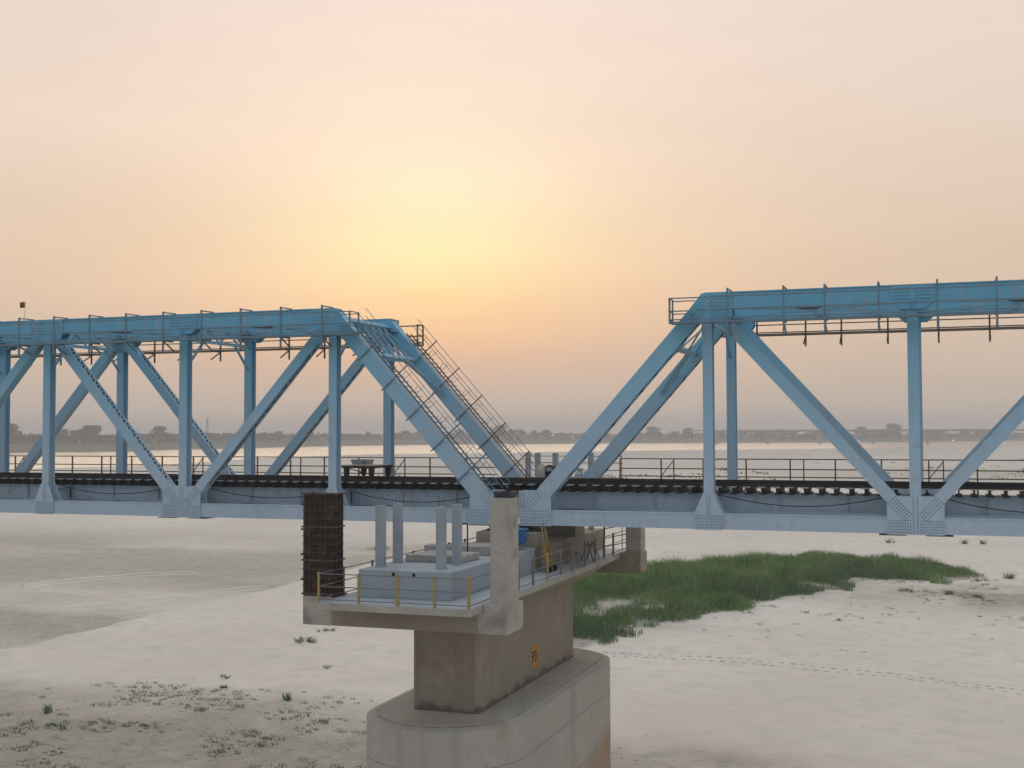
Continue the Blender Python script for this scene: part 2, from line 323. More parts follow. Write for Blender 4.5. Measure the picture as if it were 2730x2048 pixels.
# river
wm = bpy.data.materials.new('river_water'); wm.use_nodes = True; t = wm.node_tree; b = t.nodes['Principled BSDF']; N = t.nodes.new; L = t.links.new
b.inputs['Base Color'].default_value = (.56, .42, .30, 1); b.inputs['Roughness'].default_value = .30; b.inputs['IOR'].default_value = 1.45; b.inputs['Specular IOR Level'].default_value = .7
geo = N('ShaderNodeNewGeometry'); n = N('ShaderNodeTexNoise'); n.inputs['Scale'].default_value = .4; n.inputs['Detail'].default_value = 4; L(geo.outputs['Position'], n.inputs['Vector'])
bp = N('ShaderNodeBump'); bp.inputs['Strength'].default_value = .3; bp.inputs['Distance'].default_value = .2; L(n.outputs['Fac'], bp.inputs['Height']); L(bp.outputs[0], b.inputs['Normal'])
ths = np.linspace(-1.4, .85, 90); vs = []; fs_ = []
for th in ths:
    for rr in (np.interp(th, NT, NR)-25, np.interp(th, FT, FR)+60): vs.append((CAM.x+rr*math.sin(th), CAM.y+rr*math.cos(th), WZ))
MBw = MB().add(vs, [(2*i, 2*i+2, 2*i+3, 2*i+1) for i in range(len(ths)-1)])
MBw.build('river_water', wm, kind='structure')
# far bank
ths = np.linspace(-1.4, .85, 260); rs = [-8, 0, 8, 25, 45, 70, 110, 180, 300, 500, 800]
vs = []; fs_ = []
def bank_h(th, d):
    rise = np.interp(th, [-1.4, -.75, -.55, -.35, -.15, 0, .85], [7, 7, 5.5, 4.5, 3.5, 2.5, 2.5])
    return WZ-.6+(rise+.6)*min(1, max(0, (d+8)/70))**.8
for th in ths:
    r_ = np.interp(th, FT, FR)
    for d in rs:
        q = r_+d; x = CAM.x+q*math.sin(th); y = CAM.y+q*math.cos(th)
        h = bank_h(th, d)+(nz(x, y, .02)*1.2+nz(x, y, .07)*.6)*min(1, max(0, d)/40)
        vs.append((x, y, h))
k = len(rs)
for i in range(len(ths)-1):
    for j in range(k-1): fs_.append((i*k+j, (i+1)*k+j, (i+1)*k+j+1, i*k+j+1))
MB().add(vs, fs_).build('far_bank', BANKM, kind='structure', smooth=True)
# ================================================================= TRUSS SPANS
P, GAP, WD, DY = 7.6, 1.10, 5.47, .5
ZB, ZT = .30, 8.87
def rivet_mesh(pts, y, out, r=.022, h=.02):
    m = MB()
    for x, z in pts:
        m.add([(x-r, y, z-r), (x+r, y, z-r), (x+r, y, z+r), (x-r, y, z+r), (x-r*.6, y+out*h, z-r*.6), (x+r*.6, y+out*h, z-r*.6), (x+r*.6, y+out*h, z+r*.6), (x-r*.6, y+out*h, z+r*.6)],
              [(0, 1, 5, 4), (1, 2, 6, 5), (2, 3, 7, 6), (3, 0, 4, 7), (4, 5, 6, 7)])
    return m
def grid_pts(x0, x1, z0, z1, nx_, nz_): return [(x0+(x1-x0)*i/max(1, nx_-1), z0+(z1-z0)*j/max(1, nz_-1)) for i in range(nx_) for j in range(nz_)]
def line_pts(a, b_, n, rows, gap):
    a, b_ = Vector(a), Vector(b_); d = (b_-a); nn = Vector((-d.y, d.x)).normalized()
    return [tuple(a+d*i/(n-1)+nn*(r-(rows-1)/2)*gap) for i in range(n) for r in range(rows)]
def build_span(s, NP, label, stair):
    fx = (lambda u: -u*P) if s < 0 else (lambda u: GAP+u*P)
    root = empty('truss_span', (fx(0), WD/2, 0), label, 'bridge')
    zc = Vector((0, 0, 1))
    for yp, out in ((0., -1), (WD, 1)):
        y0, y1 = yp, yp+DY
        near = out < 0
        yf = y0 if near else y1            # outer face
        # chords
        xa, xb = sorted((fx(0)+s*.05, fx(NP)))
        m = MB().box(xa, xb, y0+.02, y1-.02, 0.01, .60).box(xa, xb, y0-.0, y1+.0, .575, .615)
        m.build('bottom_chord', BLUE, root)
        for u in range(NP):                                 # batten edges on the chord top, splice lines
            pass
        xa, xb = sorted((fx(1)-s*.10, fx(NP)))
        m = MB().box(xa, xb, y0+.02, y1-.02, 8.57, 9.16).box(xa, xb, y0-.03, y1+.03, 9.15, 9.19).box(xa, xb, y0-.03, y1+.03, 8.545, 8.58)
        m.build('top_chord', BLUE, root)
        # end post
        a, b_ = Vector((fx(0), 0, ZB)), Vector((fx(1), 0, ZT)); d = (b_-a).normalized(); nrm_ = Vector((s*-d.z, 0, abs(d.x)))  # upward normal
        if nrm_.z < 0: nrm_ = -nrm_
        ym = (y0+y1)/2
        A, B = Vector((a.x, ym, a.z)), Vector((b_.x, ym, b_.z))
        ep = MB(); wdt = .62
        for yy in (y0+.02, y1-.02): ep.bar(A, B, .035, wdt, nrm_, ow=(yy-ym)*(-1 if d.cross(nrm_).y < 0 else 1))
        ep.bar(A, B, DY-.04, .03, nrm_, oh=wdt/2-.02)
        for yy in (y0, y1): ep.bar(A, B, .10, .03, nrm_, ow=(yy-ym)*.85*(-1 if d.cross(nrm_).y < 0 else 1), oh=-wdt/2+.015)
        epo = ep.build('end_post', BLUE, root)
        Ln = (B-A).length; lac = MB(); nseg = 26
        for i in range(3, nseg-1):
            p0, p1 = A+d*Ln*i/nseg, A+d*Ln*(i+1)/nseg; side = .2 if i % 2 else -.2
            lac.bar(p0-nrm_*(wdt/2+.008)+Vector((0, -side, 0)), p1-nrm_*(wdt/2+.008)+Vector((0, side, 0)), .08, .015, nrm_)
        lac.build('lacing', BLUE, epo, kind='stuff')
        # verticals: H sections
        for u in range(1, NP+1):
            x = fx(u); z0 = .5; z1 = 8.58; w = .19 if u % 2 else .2
            m = MB().box(x-w, x+w, y0+.03, y0+.06, z0, z1).box(x-w, x+w, y1-.06, y1-.03, z0, z1).box(x-.012, x+.012, y0+.06, y1-.06, z0, z1)
            m.build('vertical_post', BLUE, root)
        # diagonals
        for u in range(1, NP):
            top, bot = (u, u+1) if u % 2 else (u+1, u)
            A, B = Vector((fx(bot), ym, ZB+.05)), Vector((fx(top), ym, ZT-.05)); d = (B-A).normalized(); A = A+d*.55; B = B-d*.45
            n_ = Vector((-d.z, 0, d.x));
            if n_.z < 0: n_ = -n_
            wdt = .42 if u == 1 else .44
            sg = -1 if d.cross(n_).y < 0 else 1
            m = MB(); laced_top = (s < 0 and u >= 2) or (s > 0 and u >= 3)
            for yy in (y0+.02, y1-.03):
                m.bar(A, B, .03, wdt, n_, ow=(yy-ym)*sg)
                for e in (1, -1): m.bar(A, B, .09, .02, n_, ow=(yy-ym)*sg*.82, oh=e*(wdt/2-.012))
            m.bar(A, B, DY-.10, .02, n_, oh=(-1 if laced_top else 1)*(wdt/2-.03))
            for e in ((0, .10), (.90, 1.)):
                q0, q1 = A+(B-A)*e[0], A+(B-A)*e[1]
                for h in (1, -1): m.bar(q0, q1, DY-.13, .02, n_, oh=h*(wdt/2-.03))
            do = m.build('diagonal', BLUE, root)
            lac = MB(); Ln = (B-A).length; nseg = 24
            for h in ((1,) if laced_top else (-1,)):
                for i in range(2, nseg-2):
                    p0, p1 = A+d*Ln*i/nseg, A+d*Ln*(i+1)/nseg; o_ = n_*(h*(wdt/2-.005))
                    if laced_top and h > 0:
                        lac.bar(p0+o_+Vector((0, -.22, 0)), p0+o_+Vector((0, .22, 0)), .06, .015, n_)
                        lac.bar(p0+o_+Vector((0, -.22, 0)), p1+o_+Vector((0, .22, 0)), .06, .015, n_)
                    else:
                        e = .2 if i % 2 else -.2
                        lac.bar(p0+o_+Vector((0, -e, 0)), p1+o_+Vector((0, e, 0)), .06, .015, n_)
            lac.build('lacing', BLUE, do, kind='stuff')
        # gussets
        def gusset(poly, riv, z_in=False):
            m = MB().prism_y(poly, yf+out*.002-(0 if not near else .022), yf+out*.002+(0 if near else .022))
            yi = y1 if near else y0
            m.prism_y(poly, yi-.011, yi+.011)
            g_ = m.build('gusset_plate', BLUE, root)
            if near: rivet_mesh(riv, yf-.024, out).build('rivet_field', RIVET, g_, kind='stuff')
        x = fx(0)
        gp = [(x-s*.15, -.02), (x+s*1.22, -.02), (x+s*1.22, 1.11), (x+s*.72, 1.40), (x-s*.15, 1.40)]
        riv = grid_pts(x-s*.05, x+s*1.12, .08, .58, 11, 5)+line_pts((x+s*.05, .72), (x+s*.62, 1.30), 7, 4, .13)+grid_pts(x-s*.07, x+s*.06, .70, 1.3, 2, 8)
        gusset(gp, [q for q in riv if -.1 < (q[0]-x)*s < 1.15])
        for u in range(1, NP+1):
            x = fx(u)
            if u % 2:
                gusset([(x-.54, -.02), (x+.54, -.02), (x+.54, .66), (x+.20, 1.42), (x-.20, 1.42), (x-.54, .66)],
                       grid_pts(x-.47, x-.12, .08, .53, 5, 5)+grid_pts(x+.12, x+.47, .08, .53, 5, 5)+grid_pts(x-.05, x+.05, .07, 1.3, 2, 13))
                if u == 1:
                    gp = [(x-s*.2, 9.165), (x+s*1.0, 9.165), (x+s*1.0, 8.3), (x+s*.8, 8.02), (x-s*1.12, 8.02)]
                    rv = grid_pts(x+s*.15, x+s*.9, 8.65, 9.05, 9, 4)+line_pts((x-s*.62, 8.14), (x+s*.06, 8.92), 8, 4, .12)+line_pts((x+s*.7, 8.12), (x+s*.3, 8.5), 5, 4, .1)
                else:
                    gp = [(x-.95, 9.14), (x+.95, 9.14), (x+.95, 8.45), (x+.62, 8.05), (x-.62, 8.05), (x-.95, 8.45)]
                    rv = grid_pts(x-.85, x-.1, 8.65, 9.05, 10, 4)+grid_pts(x+.1, x+.85, 8.65, 9.05, 10, 4)+line_pts((x-.3, 8.52), (x-.62, 8.15), 5, 3, .1)+line_pts((x+.3, 8.52), (x+.62, 8.15), 5, 3, .1)
                gusset(gp, rv)
            else:
                gusset([(x-1., -.02), (x+1., -.02), (x+1., 1.16), (x+.7, 1.39), (x-.7, 1.39), (x-1., 1.16)],
                       grid_pts(x-.93, x-.18, .07, .49, 9, 5)+grid_pts(x+.18, x+.93, .07, .49, 9, 5)+grid_pts(x-.07, x+.07, .06, 1.3, 2, 15)
                       + line_pts((x-.27, .62), (x-.83, 1.24), 9, 4, .11)+line_pts((x+.27, .62), (x+.83, 1.24), 9, 4, .11))
                gusset([(x-.75, 9.14), (x+.75, 9.14), (x+.75, 8.55), (x+.45, 8.27), (x-.45, 8.27), (x-.75, 8.55)],
                       grid_pts(x-.66, x-.1, 8.65, 9.05, 8, 4)+grid_pts(x+.1, x+.66, 8.65, 9.05, 8, 4)+grid_pts(x-.05, x+.05, 8.32, 8.55, 2, 3))
    # floor system
    xa, xb = sorted((fx(0)-s*.35, fx(NP)))
    for ys in (1.86, 3.57):
        m = MB().box(xa, xb, ys-.012, ys+.012, .62, 1.27).box(xa, xb, ys-.13, ys+.13, 1.26, 1.29).box(xa, xb, ys-.13, ys+.13, .60, .63)
        st = m.build('stringer', BLUE2, root)
        m = MB()
        n = int(NP*3)
        for i in range(0, n+1):
            x = fx(i/3)
            for e in (-1, 1):
                m.box(x-.012, x+.012, min(ys+e*.012, ys+e*.115), max(ys+e*.012, ys+e*.115), .63, 1.26)
                m.box(x-.06, x+.06, min(ys+e*.012, ys+e*.022), max(ys+e*.012, ys+e*.022), .63, 1.26)
        m.build('stiffener', BLUE2, st, kind='stuff')
    for u in range(NP+1):
        x = fx(u)
        m = MB().box(x-.012, x+.012, DY+.005, WD-.005, .25, 1.18).box(x-.16, x+.16, DY+.005, WD-.005, 1.18, 1.21).box(x-.16, x+.16, DY+.005, WD-.005, .22, .25)
        m.prism_y([(x-.01, 1.2), (x+.01, 1.2), (x+.01, 1.22), (x-.01, 1.22)], DY, DY+.02)
        m.build('cross_girder', BLUE2, root)
        if u < NP:
            m = MB().bar((x, DY, .14), (fx(u+1), WD, .14), .12, .10).bar((x, WD, .12), (fx(u+1), DY, .12), .12, .08)
            m.build('bottom_lateral', BLUE2, root)
    for u in range(0, NP+1, 2):                                # lateral plates that show under the chord
        x = fx(u)
        for yy in (DY, WD):
            for e in (-1, 1): MB().box(x+e*.825-.475, x+e*.825+.475, yy-.5, yy+.55, -.055, -.03).build('lateral_plate', DARK, root)
    # top lateral system and sway frames
    for i in range(2, 2*NP):
        x = fx(i/2); w = .62 if i % 2 == 0 else .5
        for yy, e in ((DY, 1), (WD, -1)):
            MB().prism_z([(x-w, yy), (x-w*.5, yy+e*.62), (x+w*.5, yy+e*.62), (x+w, yy)], 8.50, 8.52).build('lateral_gusset', UNDERSHADE, root)
    for u in range(1, NP+1):
        x = fx(u); m = MB().bar((x, DY, 8.72), (x, WD, 8.72), .22, .26)
        m.build('top_strut', BLUE2, root)
        m = MB().bar((x, DY-.02, 8.05), (x, WD+.02, 8.05), .14, .14)
        for k_ in range(6):
            ya = DY+(WD-DY)*k_/6; yb = DY+(WD-DY)*(k_+1)/6
            m.bar((x, ya, 8.05 if k_ % 2 else 8.6), (x, yb, 8.6 if k_ % 2 else 8.05), .07, .07)
        for e, yy in ((1, DY), (-1, WD)):
            m.bar((x, yy, 6.95), (x, yy+e*1.15, 8.02), .09, .09)
        m.build('sway_frame', BLUE2, root)
        if u < NP:
            x2 = fx(u+1); m = MB().bar((x, DY, 8.68), (x2, WD, 8.68), .12, .12).bar((x, WD, 8.64), (x2, DY, 8.64), .12, .10)
            xm = (x+x2)/2; m.bar((xm, DY, 8.60), (xm, WD, 8.60), .10, .08)
            m.build('top_lateral', BLUE2, root)
    # portal in the plane of the end posts
    a, b_ = Vector((fx(0), 0, ZB)), Vector((fx(1), 0, ZT))
    pt = lambda t_, y: a+(b_-a)*t_+Vector((0, y, 0))
    nn = Vector((0, 1, 0)).cross((b_-a).normalized()); nn = nn if nn.z > 0 else -nn
    m = MB()
    for t_, w in ((.80, .22), (.985, .24)): m.bar(pt(t_, DY), pt(t_, WD), w, .2, nn)
    n = 7 if stair else 3
    for i in range(n):
        ya = DY+(WD-DY)*i/n; yb = DY+(WD-DY)*(i+1)/n
        m.bar(pt(.80, ya), pt(.985, yb), .07, .06, nn); m.bar(pt(.985, ya), pt(.80, yb), .06, .07, nn)
    for e, yy in ((1, DY-.05), (-1, WD+.05)):
        m.bar(pt(.60, yy), pt(.80, yy+e*1.45), .16, .14, nn); m.bar(pt(.66, yy), pt(.80, yy+e*.9), .07, .06, nn)
    m.build('portal_frame', BLUE2, root)
    # sole plates and bearings under the end node
    for yp in (0., WD):
        x = fx(0); m = MB().box(x-.34, x+.34, yp-.06, yp+DY+.06, -.07, -.03).prism_y([(x-.30, -.17), (x+.30, -.17), (x+.14, -.08), (x-.14, -.08)], yp, yp+DY).box(x-.42, x+.42, yp-.1, yp+DY+.1, -.25, -.17)
        m.build('bearing', DARK, root)
    return root
LSPAN = build_span(-1, 6, 'pale blue steel truss bridge span left of the concrete pier, stairs on its end posts', True)
RSPAN = build_span(1, 4, 'pale blue steel truss bridge span right of the pier, end posts without stairs', False)
# inspection walkways along the top chords
def walkway(s, yo, out, n, label, material):
    fx = (lambda d: -d) if s < 0 else (lambda d: GAP+d)
    x0 = fx(6.28); x1 = fx(6.28+n); xa, xb = sorted((x0, x1))
    yi = yo; ye = yo+out*.72
    root = empty('inspection_walkway', (x0, yo, 8.), label, 'walkway', 'inspection walkways on the top chords')
    ya, yb = sorted((yi, ye))
    MB().box(xa, xb, ya, yb, 7.955, 7.99).box(xa, xb, min(ye, ye+out*.03), max(ye, ye+out*.03), 7.93, 8.02).build('floor_plate', material, root)
    xs = [fx(6.28+.04)]+[fx(P+2.04+i*2.) for i in range(-1, int((n-2.5)/2)+1)]
    if s > 0: xs = [fx(6.28+.04), fx(8.55)]+[fx(10.64), fx(12.14), fx(14.05), fx(16.08), fx(18.07)]+[fx(18.07+2*i) for i in range(1, int((n-12.)/2))]
    for i, x in enumerate(xs):
        z0, z1 = (7.45, 9.24) if i else (7.95, 8.93)
        MB().box(x-.035, x+.035, min(ye, ye+out*.06), max(ye, ye+out*.06), z0, z1).build('post', material, root)
        if i:
            MB().bar((x, yi+out*.02, 7.93), (x, ye, 7.93), .07, .07).bar((x, yi-out*.1, 7.5), (x, ye, 7.9), .05, .05).build('bracket', material, root)
            MB().bar((x, ye, 9.2), (x, yi-out*.22, 9.215), .05, .05).build('top_stay', material, root)
    for z in (8.92, 8.42, 8.09):
        MB().bar((x0, ye, z), (x1, ye, z), .045, .045).build('rail', material, root)
    # closed end
    m = MB()
    for z in (8.92, 8.42, 8.09): m.bar((x0, yi, z), (x0, ye, z), .04, .04).bar((x0, yi+out*.05, z-.05), (x0+(.9 if s > 0 else -.9), yi+out*.05, z-.05), .04, .04)
    m.box(x0-.03, x0+.03, yi-.03, yi+.03, 7.95, 8.93)
    m.build('end_rail', material, root)
    return root
walkway(-1, -.12, -1, 36, 'dark blue walkway with three rails along the near top chord, left span', TEALD)
walkway(-1, WD+DY+.12, 1, 36, 'brown railed walkway hung along the far top chord, left span', WALKB)
walkway(1, -.12, -1, 22, 'dark blue walkway with three rails along the near top chord, right span', TEALD)
walkway(1, WD+DY+.12, 1, 22, 'brown railed walkway hung along the far top chord, right span', WALKB)
# stairs up the end posts of the left span
def stair(yp, label, material):
    a, b_ = Vector((0, 0, ZB)), Vector((-P, 0, ZT)); d = (b_-a).normalized(); n_ = Vector((-d.z, 0, d.x));
    if n_.z < 0: n_ = -n_
    root = empty('access_stair', (0, yp, ZB+.3), label, 'stairs', 'stairs on the end posts')
    Ln = (b_-a).length
    pos = lambda t_, h, y: a+d*t_+n_*h+Vector((0, y, 0))
    for y in (yp+.0, yp+DY): MB().bar(pos(.9, .50, y), pos(Ln-1.0, .50, y), .03, .06, n_).build('stair_string', material, root)
    rung = MB().bar(pos(1., .52, yp-.12), pos(1., .52, yp+DY+.12), .13, .025, (0, 0, 1)).build('tread', material, root, loc=tuple(pos(1., .52, yp)))
    base = rung.location.copy()
    for i in range(1, 33): dup(rung, root, base+d*(.29*i))
    for i in range(5):
        t_ = 2.25+1.72*i
        for y in (yp-.04,):
            lo = -.42
            MB().bar(pos(t_, lo, y), pos(t_, 1.42, y), .04, .05, d).build('stanchion', material, root)
    for y in (yp-.04, yp+DY+.04):
        for h in ((1.38, .98) if y < yp else (.98,)): MB().bar(pos(.7, h, y), pos(Ln-.9, h, y), .022, .022, n_).build('handrail', material, root)
        m = MB()
        for i in range(11): t_ = 1.3+.85*i; m.bar(pos(t_, .5, y), pos(t_, .98, y), .018, .018, d)
        m.build('baluster', material, root, kind='stuff')
stair(0., 'steel stair with handrails up the near end post of the left span', TEALD)
stair(WD, 'thin steel stair with handrails up the far end post of the left span', STAIRM)
# ================================================================= TRACK
track = empty('railway_track', (GAP/2, 2.72, 1.3), 'black railway track on steel sleepers running through the truss bridge', 'railway track')
XL, XR = -44., 31.
def railprof(y): return [(y-.075, 1.615), (y+.075, 1.615), (y+.07, 1.635), (y+.012, 1.65), (y+.012, 1.745), (y+.035, 1.755), (y+.035, 1.79), (y-.035, 1.79), (y-.035, 1.755), (y-.012, 1.745), (y-.012, 1.65), (y-.07, 1.635)]
for y in (1.86, 3.57): MB().prism_x(railprof(y), XL, XR).build('rail', DARK, track)
for y in (2.14, 3.29): MB().prism_x([(y-.07, 1.61), (y+.07, 1.61), (y+.012, 1.64), (y+.012, 1.73), (y-.012, 1.73), (y-.012, 1.64)], XL, XR).build('guard_rail', DARK, track)
MB().box(XL, XR, 2.40, 3.02, 1.612, 1.63).build('foot_plate', DARK, track)
for y in (1.60, 3.83): MB().box(XL, XR, y-.05, y+.05, 1.60, 1.70).build('timber_guard', DARK, track)
m = MB()
for z0, z1, w in ((1.30, 1.33, .12), (1.33, 1.56, .02), (1.56, 1.595, .13)): m.box(-w, w, 1.42, 3.98, z0, z1)
x = XL+.2; sl_m = None; i = 0
for k_ in range(int((XR-XL)/.56)):
    x = XL+.2+.56*k_+(random.random()-.5)*.05
    if sl_m is None:
        m2 = MB(); m2.v = [(p_[0]+x, p_[1], p_[2]) for p_ in m.v]; m2.f = m.f
        sl_m = m2.build('sleeper', SLEEP, track, loc=(x, 2.72, 1.3))
        pm = MB()
        for y in (1.60, 1.98): pm.box(x-.15, x+.15, y-.06, y+.06, 1.597, 1.612)
        pm.box(x-.14, x+.14, 1.34, 1.52, 1.565, 1.60).box(x-.02, x+.02, 1.44, 1.46, 1.30, 1.56)
        pl_m = pm.build('sleeper_plate', PLATE, sl_m, loc=(x, 2.72, 1.3), kind='stuff')
    else:
        s2 = dup(sl_m, track, (x-track.location.x, 0, 0)); s2.location = Vector((x, 2.72, 1.3))-track.location
        dup(pl_m, s2, (0, 0, 0))
# far walkway handrail
def far_railing(xa, xb, label):
    y = 6.95; root = empty('walkway_railing', ((xa+xb)/2, y, 1.4), label, 'railing', 'walkway railings beyond the track')
    MB().box(xa, xb, 6.05, 6.98, 1.38, 1.42).build('walkway_plate', SLEEP, root)
    xs = []; x = xa
    k_ = 0
    while x < xb:
        xs.append(x); x += 1.9
    for i, x in enumerate(xs):
        MB().box(x-.03, x+.03, y-.03, y+.03, 1.2, 2.57).build('post', RAILB, root)
        if i % 3 == 1:
            MB().box(x+.55, x+.60, y-.025, y+.025, 1.2, 2.57).build('post', RAILB, root)
            if i % 2: MB().bar((x+.58, y, 2.5), (x-.02, y-.02, 1.75), .04, .04).build('brace', RAILB, root)
        MB().bar((x, WD+DY, .9), (x, y, 1.36), .07, .07).build('bracket', BLUE2, root)
    for z in (2.56, 2.12, 1.78): MB().bar((xa, y, z), (xb, y, z), .05, .05).build('rail', RAILB, root)
far_railing(-44, -2.6, 'brown pipe railing of the far walkway, left of the pier')
far_railing(3.4, 31, 'brown pipe railing of the far walkway, right of the pier')
# hanging cables along the near side
def cable(xa, za, xb, zb, sag, label):
    pts = [(xa+(xb-xa)*t_/14, .62, za+(zb-za)*t_/14-sag*4*(t_/14)*(1-t_/14)) for t_ in range(15)]
    MB().tube(pts, .02, 5).build('sagging_cable', BLACK, loc=pts[0], label=label, cat='cable', group='cables hung along the bridge')
cable(-22.4, 1.32, -16.3, 1.28, .34, 'black cable sagging under the track at the far left panel')
cable(-14.3, 1.32, -7.9, 1.2, .36, 'black cable sagging left of the rusty formwork column')
cable(-7.3, 1.32, -1.3, 1.1, .38, 'black cable sagging behind the four grey posts')
cable(8.95, 1.34, 15.25, 1.33, .42, 'black cable sagging under the track right of the pier')
cable(17.3, 1.3, 23.4, 1.2, .42, 'black cable sagging at the right edge of the picture')
# small board on the top chord
fl = empty('signal_flag', (-24.3, .2, 9.19), 'small dull red flag on a thin stick on the left top chord', 'flag')
MB().cyl((-24.3, .2, 9.19), (-24.22, .2, 10.12), .012, 5).build('stick', PLATE, fl)
MB().prism_y([(-24.27, 9.84), (-24.54, 9.82), (-24.56, 10.1), (-24.27, 10.12)], .195, .205).build('cloth', REDM, fl)
# ================================================================= PIER
PX = .45
pier = empty('concrete_pier', (PX, -.8, G), 'brown grey concrete bridge pier marked P3 on a rounded well foundation', 'pier')
def stadium(hw, y0, y1, n=16):
    c0, c1 = y0+hw, y1-hw; L_ = []
    for i in range(n+1): t_ = math.pi+math.pi*i/n; L_.append((PX+hw*math.cos(t_), c0+hw*math.sin(t_)))
    for i in range(n+1): t_ = math.pi*i/n; L_.append((PX+hw*math.cos(t_), c1+hw*math.sin(t_)))
    return L_
WT = -6.15
well = MB().prism_z(stadium(2.93, -9.25, 7.6), -15.5, WT-.10).build('well_foundation', CONCW, pier)
m = MB(); lo = stadium(2.93, -9.25, 7.6); hi = stadium(2.58, -8.9, 7.25); n = len(lo)
m.add([(x, y, WT-.10) for x, y in lo]+[(x, y, WT-.015) for x, y in hi], [tuple(range(n))[::-1], tuple(range(n, 2*n))]+[(i, (i+1) % n, n+(i+1) % n, n+i) for i in range(n)])
m.build('well_rim', CONCW, pier)
lo = stadium(2.60, -8.92, 7.27); hi = stadium(2.51, -8.83, 7.18); n = len(lo)
MB().add([(x, y, WT-.008) for x, y in lo]+[(x, y, WT-.006) for x, y in hi], [(i, (i+1) % n, n+(i+1) % n, n+i) for i in range(n)]).build('rim_joint', SLABM, pier)
MB().prism_z(stadium(2.52, -8.84, 7.19), WT-.03, WT+.015).build('well_top', CONCW, pier)
SX0, SX1, SY0, SY1 = PX-1.26, PX+1.28, -6.68, 5.05
ch = .12
MB().prism_z([(SX0+ch, SY0), (SX1-ch, SY0), (SX1, SY0+ch), (SX1, SY1-ch), (SX1-ch, SY1), (SX0+ch, SY1), (SX0, SY1-ch), (SX0, SY0+ch)], WT, -2.7).build('stem', CONC, pier)
MB().prism_y([(PX-2.45, -2.02), (PX+2.45, -2.02), (PX+2.3, -2.22), (PX+1.30, -2.86), (PX-1.28, -2.86), (PX-2.3, -2.22)], -8.85, 7.55).build('cap_haunch', CONC, pier)
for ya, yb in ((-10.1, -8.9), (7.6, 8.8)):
    MB().box(-2.26, 3.0, ya+.004, yb-.004, -2.71, -2.034).build('corbel_beam', CONC, pier)  # darker concrete than the near ends, imitating shade from the slab overhang
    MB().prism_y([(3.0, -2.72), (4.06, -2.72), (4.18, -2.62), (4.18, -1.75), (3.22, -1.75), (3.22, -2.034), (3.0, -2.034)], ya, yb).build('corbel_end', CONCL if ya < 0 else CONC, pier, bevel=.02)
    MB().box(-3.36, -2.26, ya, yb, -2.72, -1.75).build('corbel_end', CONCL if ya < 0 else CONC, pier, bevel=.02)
MB().box(-2.25, 3.21, -11.2, 9.9, -2.03, -1.796).build('cap_slab', CONCL, pier, bevel=.02)
MB().box(-2.22, 3.18, -11.17, 9.87, -1.80, -1.789).build('deck_coating', DECKGREY, pier)
MB().box(-1.5, 1.9, -9.6, -.9, -1.79, -.84).build('bearing_pedestal', CONCB, pier, bevel=.025)
MB().box(-1.5, 1.9, -.897, 9.6, -1.79, -.845).build('bearing_pedestal', CONC, pier, bevel=.025)
for yb in (.25, WD+.25):
    MB().box(-.75, 1.85, yb-.75, yb+.75, -.84, -.26).build('bearing_block', CONC, pier, bevel=.02)
for x in (-.2, .55):                                                    # holes left by the formwork ties
    MB().cyl((x, -9.603, -.98), (x, -9.59, -.98), .07, 7).build('tie_hole', BLACK, pier)
m = MB()
for y in (-7.5,): pass
# construction joints on the well wall
for z in (-7.55, -9.6, -11.6):
    lo = stadium(2.935, -9.255, 7.605)
    m.add([(x, y, z) for x, y in lo]+[(x, y, z+.035) for x, y in lo], [(i, (i+1) % len(lo), len(lo)+(i+1) % len(lo), len(lo)+i) for i in range(len(lo))])
for z in (-5.25, -3.9):
    q_ = [(SX0, SY0), (SX1, SY0), (SX1, SY1), (SX0, SY1)]; e = .004
    m.box(SX0+ch, SX1-ch, SY0-e, SY0-.001, z, z+.02).box(SX1+.001, SX1+e, SY0+ch, SY1-ch, z+.05, z+.07)
m.build('pour_joint', mat('joint_concrete', (.27, .25, .22), .9, .3, 3), pier)
for (x, y, a, b_, rz) in ((2.95, -1.9, .42, .16, .25), (2.98, -1.15, .30, .15, .1), (3.0, .9, .22, .12, -.2), (2.8, -4.6, .2, .1, .3)):    # broken mortar on the rim
    cs, sn = math.cos(rz), math.sin(rz)
    MB().prism_z([(x+u_*cs-v_*sn, y+u_*sn+v_*cs) for u_, v_ in ((-b_, -a), (b_*.7, -a*.8), (b_, a*.6), (.1*b_, a), (-b_*.8, a*.7))], WT-.09, WT-.035).build('mortar_patch', mat('dark_mortar', (.13, .125, .12), .95, .3, 4), pier)
# number patch P3 on the stem
ppm = mat('orange_number_patch', (.52, .24, .03), .75, .15, 3)
PXF = SX1+.004
pp = MB().prism_x([(-.78, -5.62), (-.18, -5.62), (-.06, -5.45), (-.06, -4.95), (-.22, -4.75), (-.72, -4.75), (-.88, -4.95), (-.88, -5.42)], PXF-.01, PXF)
npo = pp.build('number_patch', ppm, pier)
def text_mesh(s, size, loc, rot, material, parent, name):
    cu = bpy.data.curves.new(name, 'FONT'); cu.body = s; cu.size = size; cu.align_x = 'CENTER'; cu.align_y = 'CENTER'; cu.extrude = .002; cu.offset = .012
    o = bpy.data.objects.new(name, cu); COL.objects.link(o); dg_ = bpy.context.evaluated_depsgraph_get()
    me = bpy.data.meshes.new_from_object(o.evaluated_get(dg_)); COL.objects.unlink(o); bpy.data.objects.remove(o)
    o = bpy.data.objects.new(name, me); COL.objects.link(o); o.parent = parent
    off = Vector(); p = parent
    while p is not None: off += p.location; p = p.parent
    o.location = Vector(loc)-off; o.rotation_euler = rot; me.materials.clear(); me.materials.append(material); return o
text_mesh('P3', .62, (PXF+.004, -.47, -5.2), (math.pi/2, 0, math.pi/2), BLACK, npo, 'lettering')
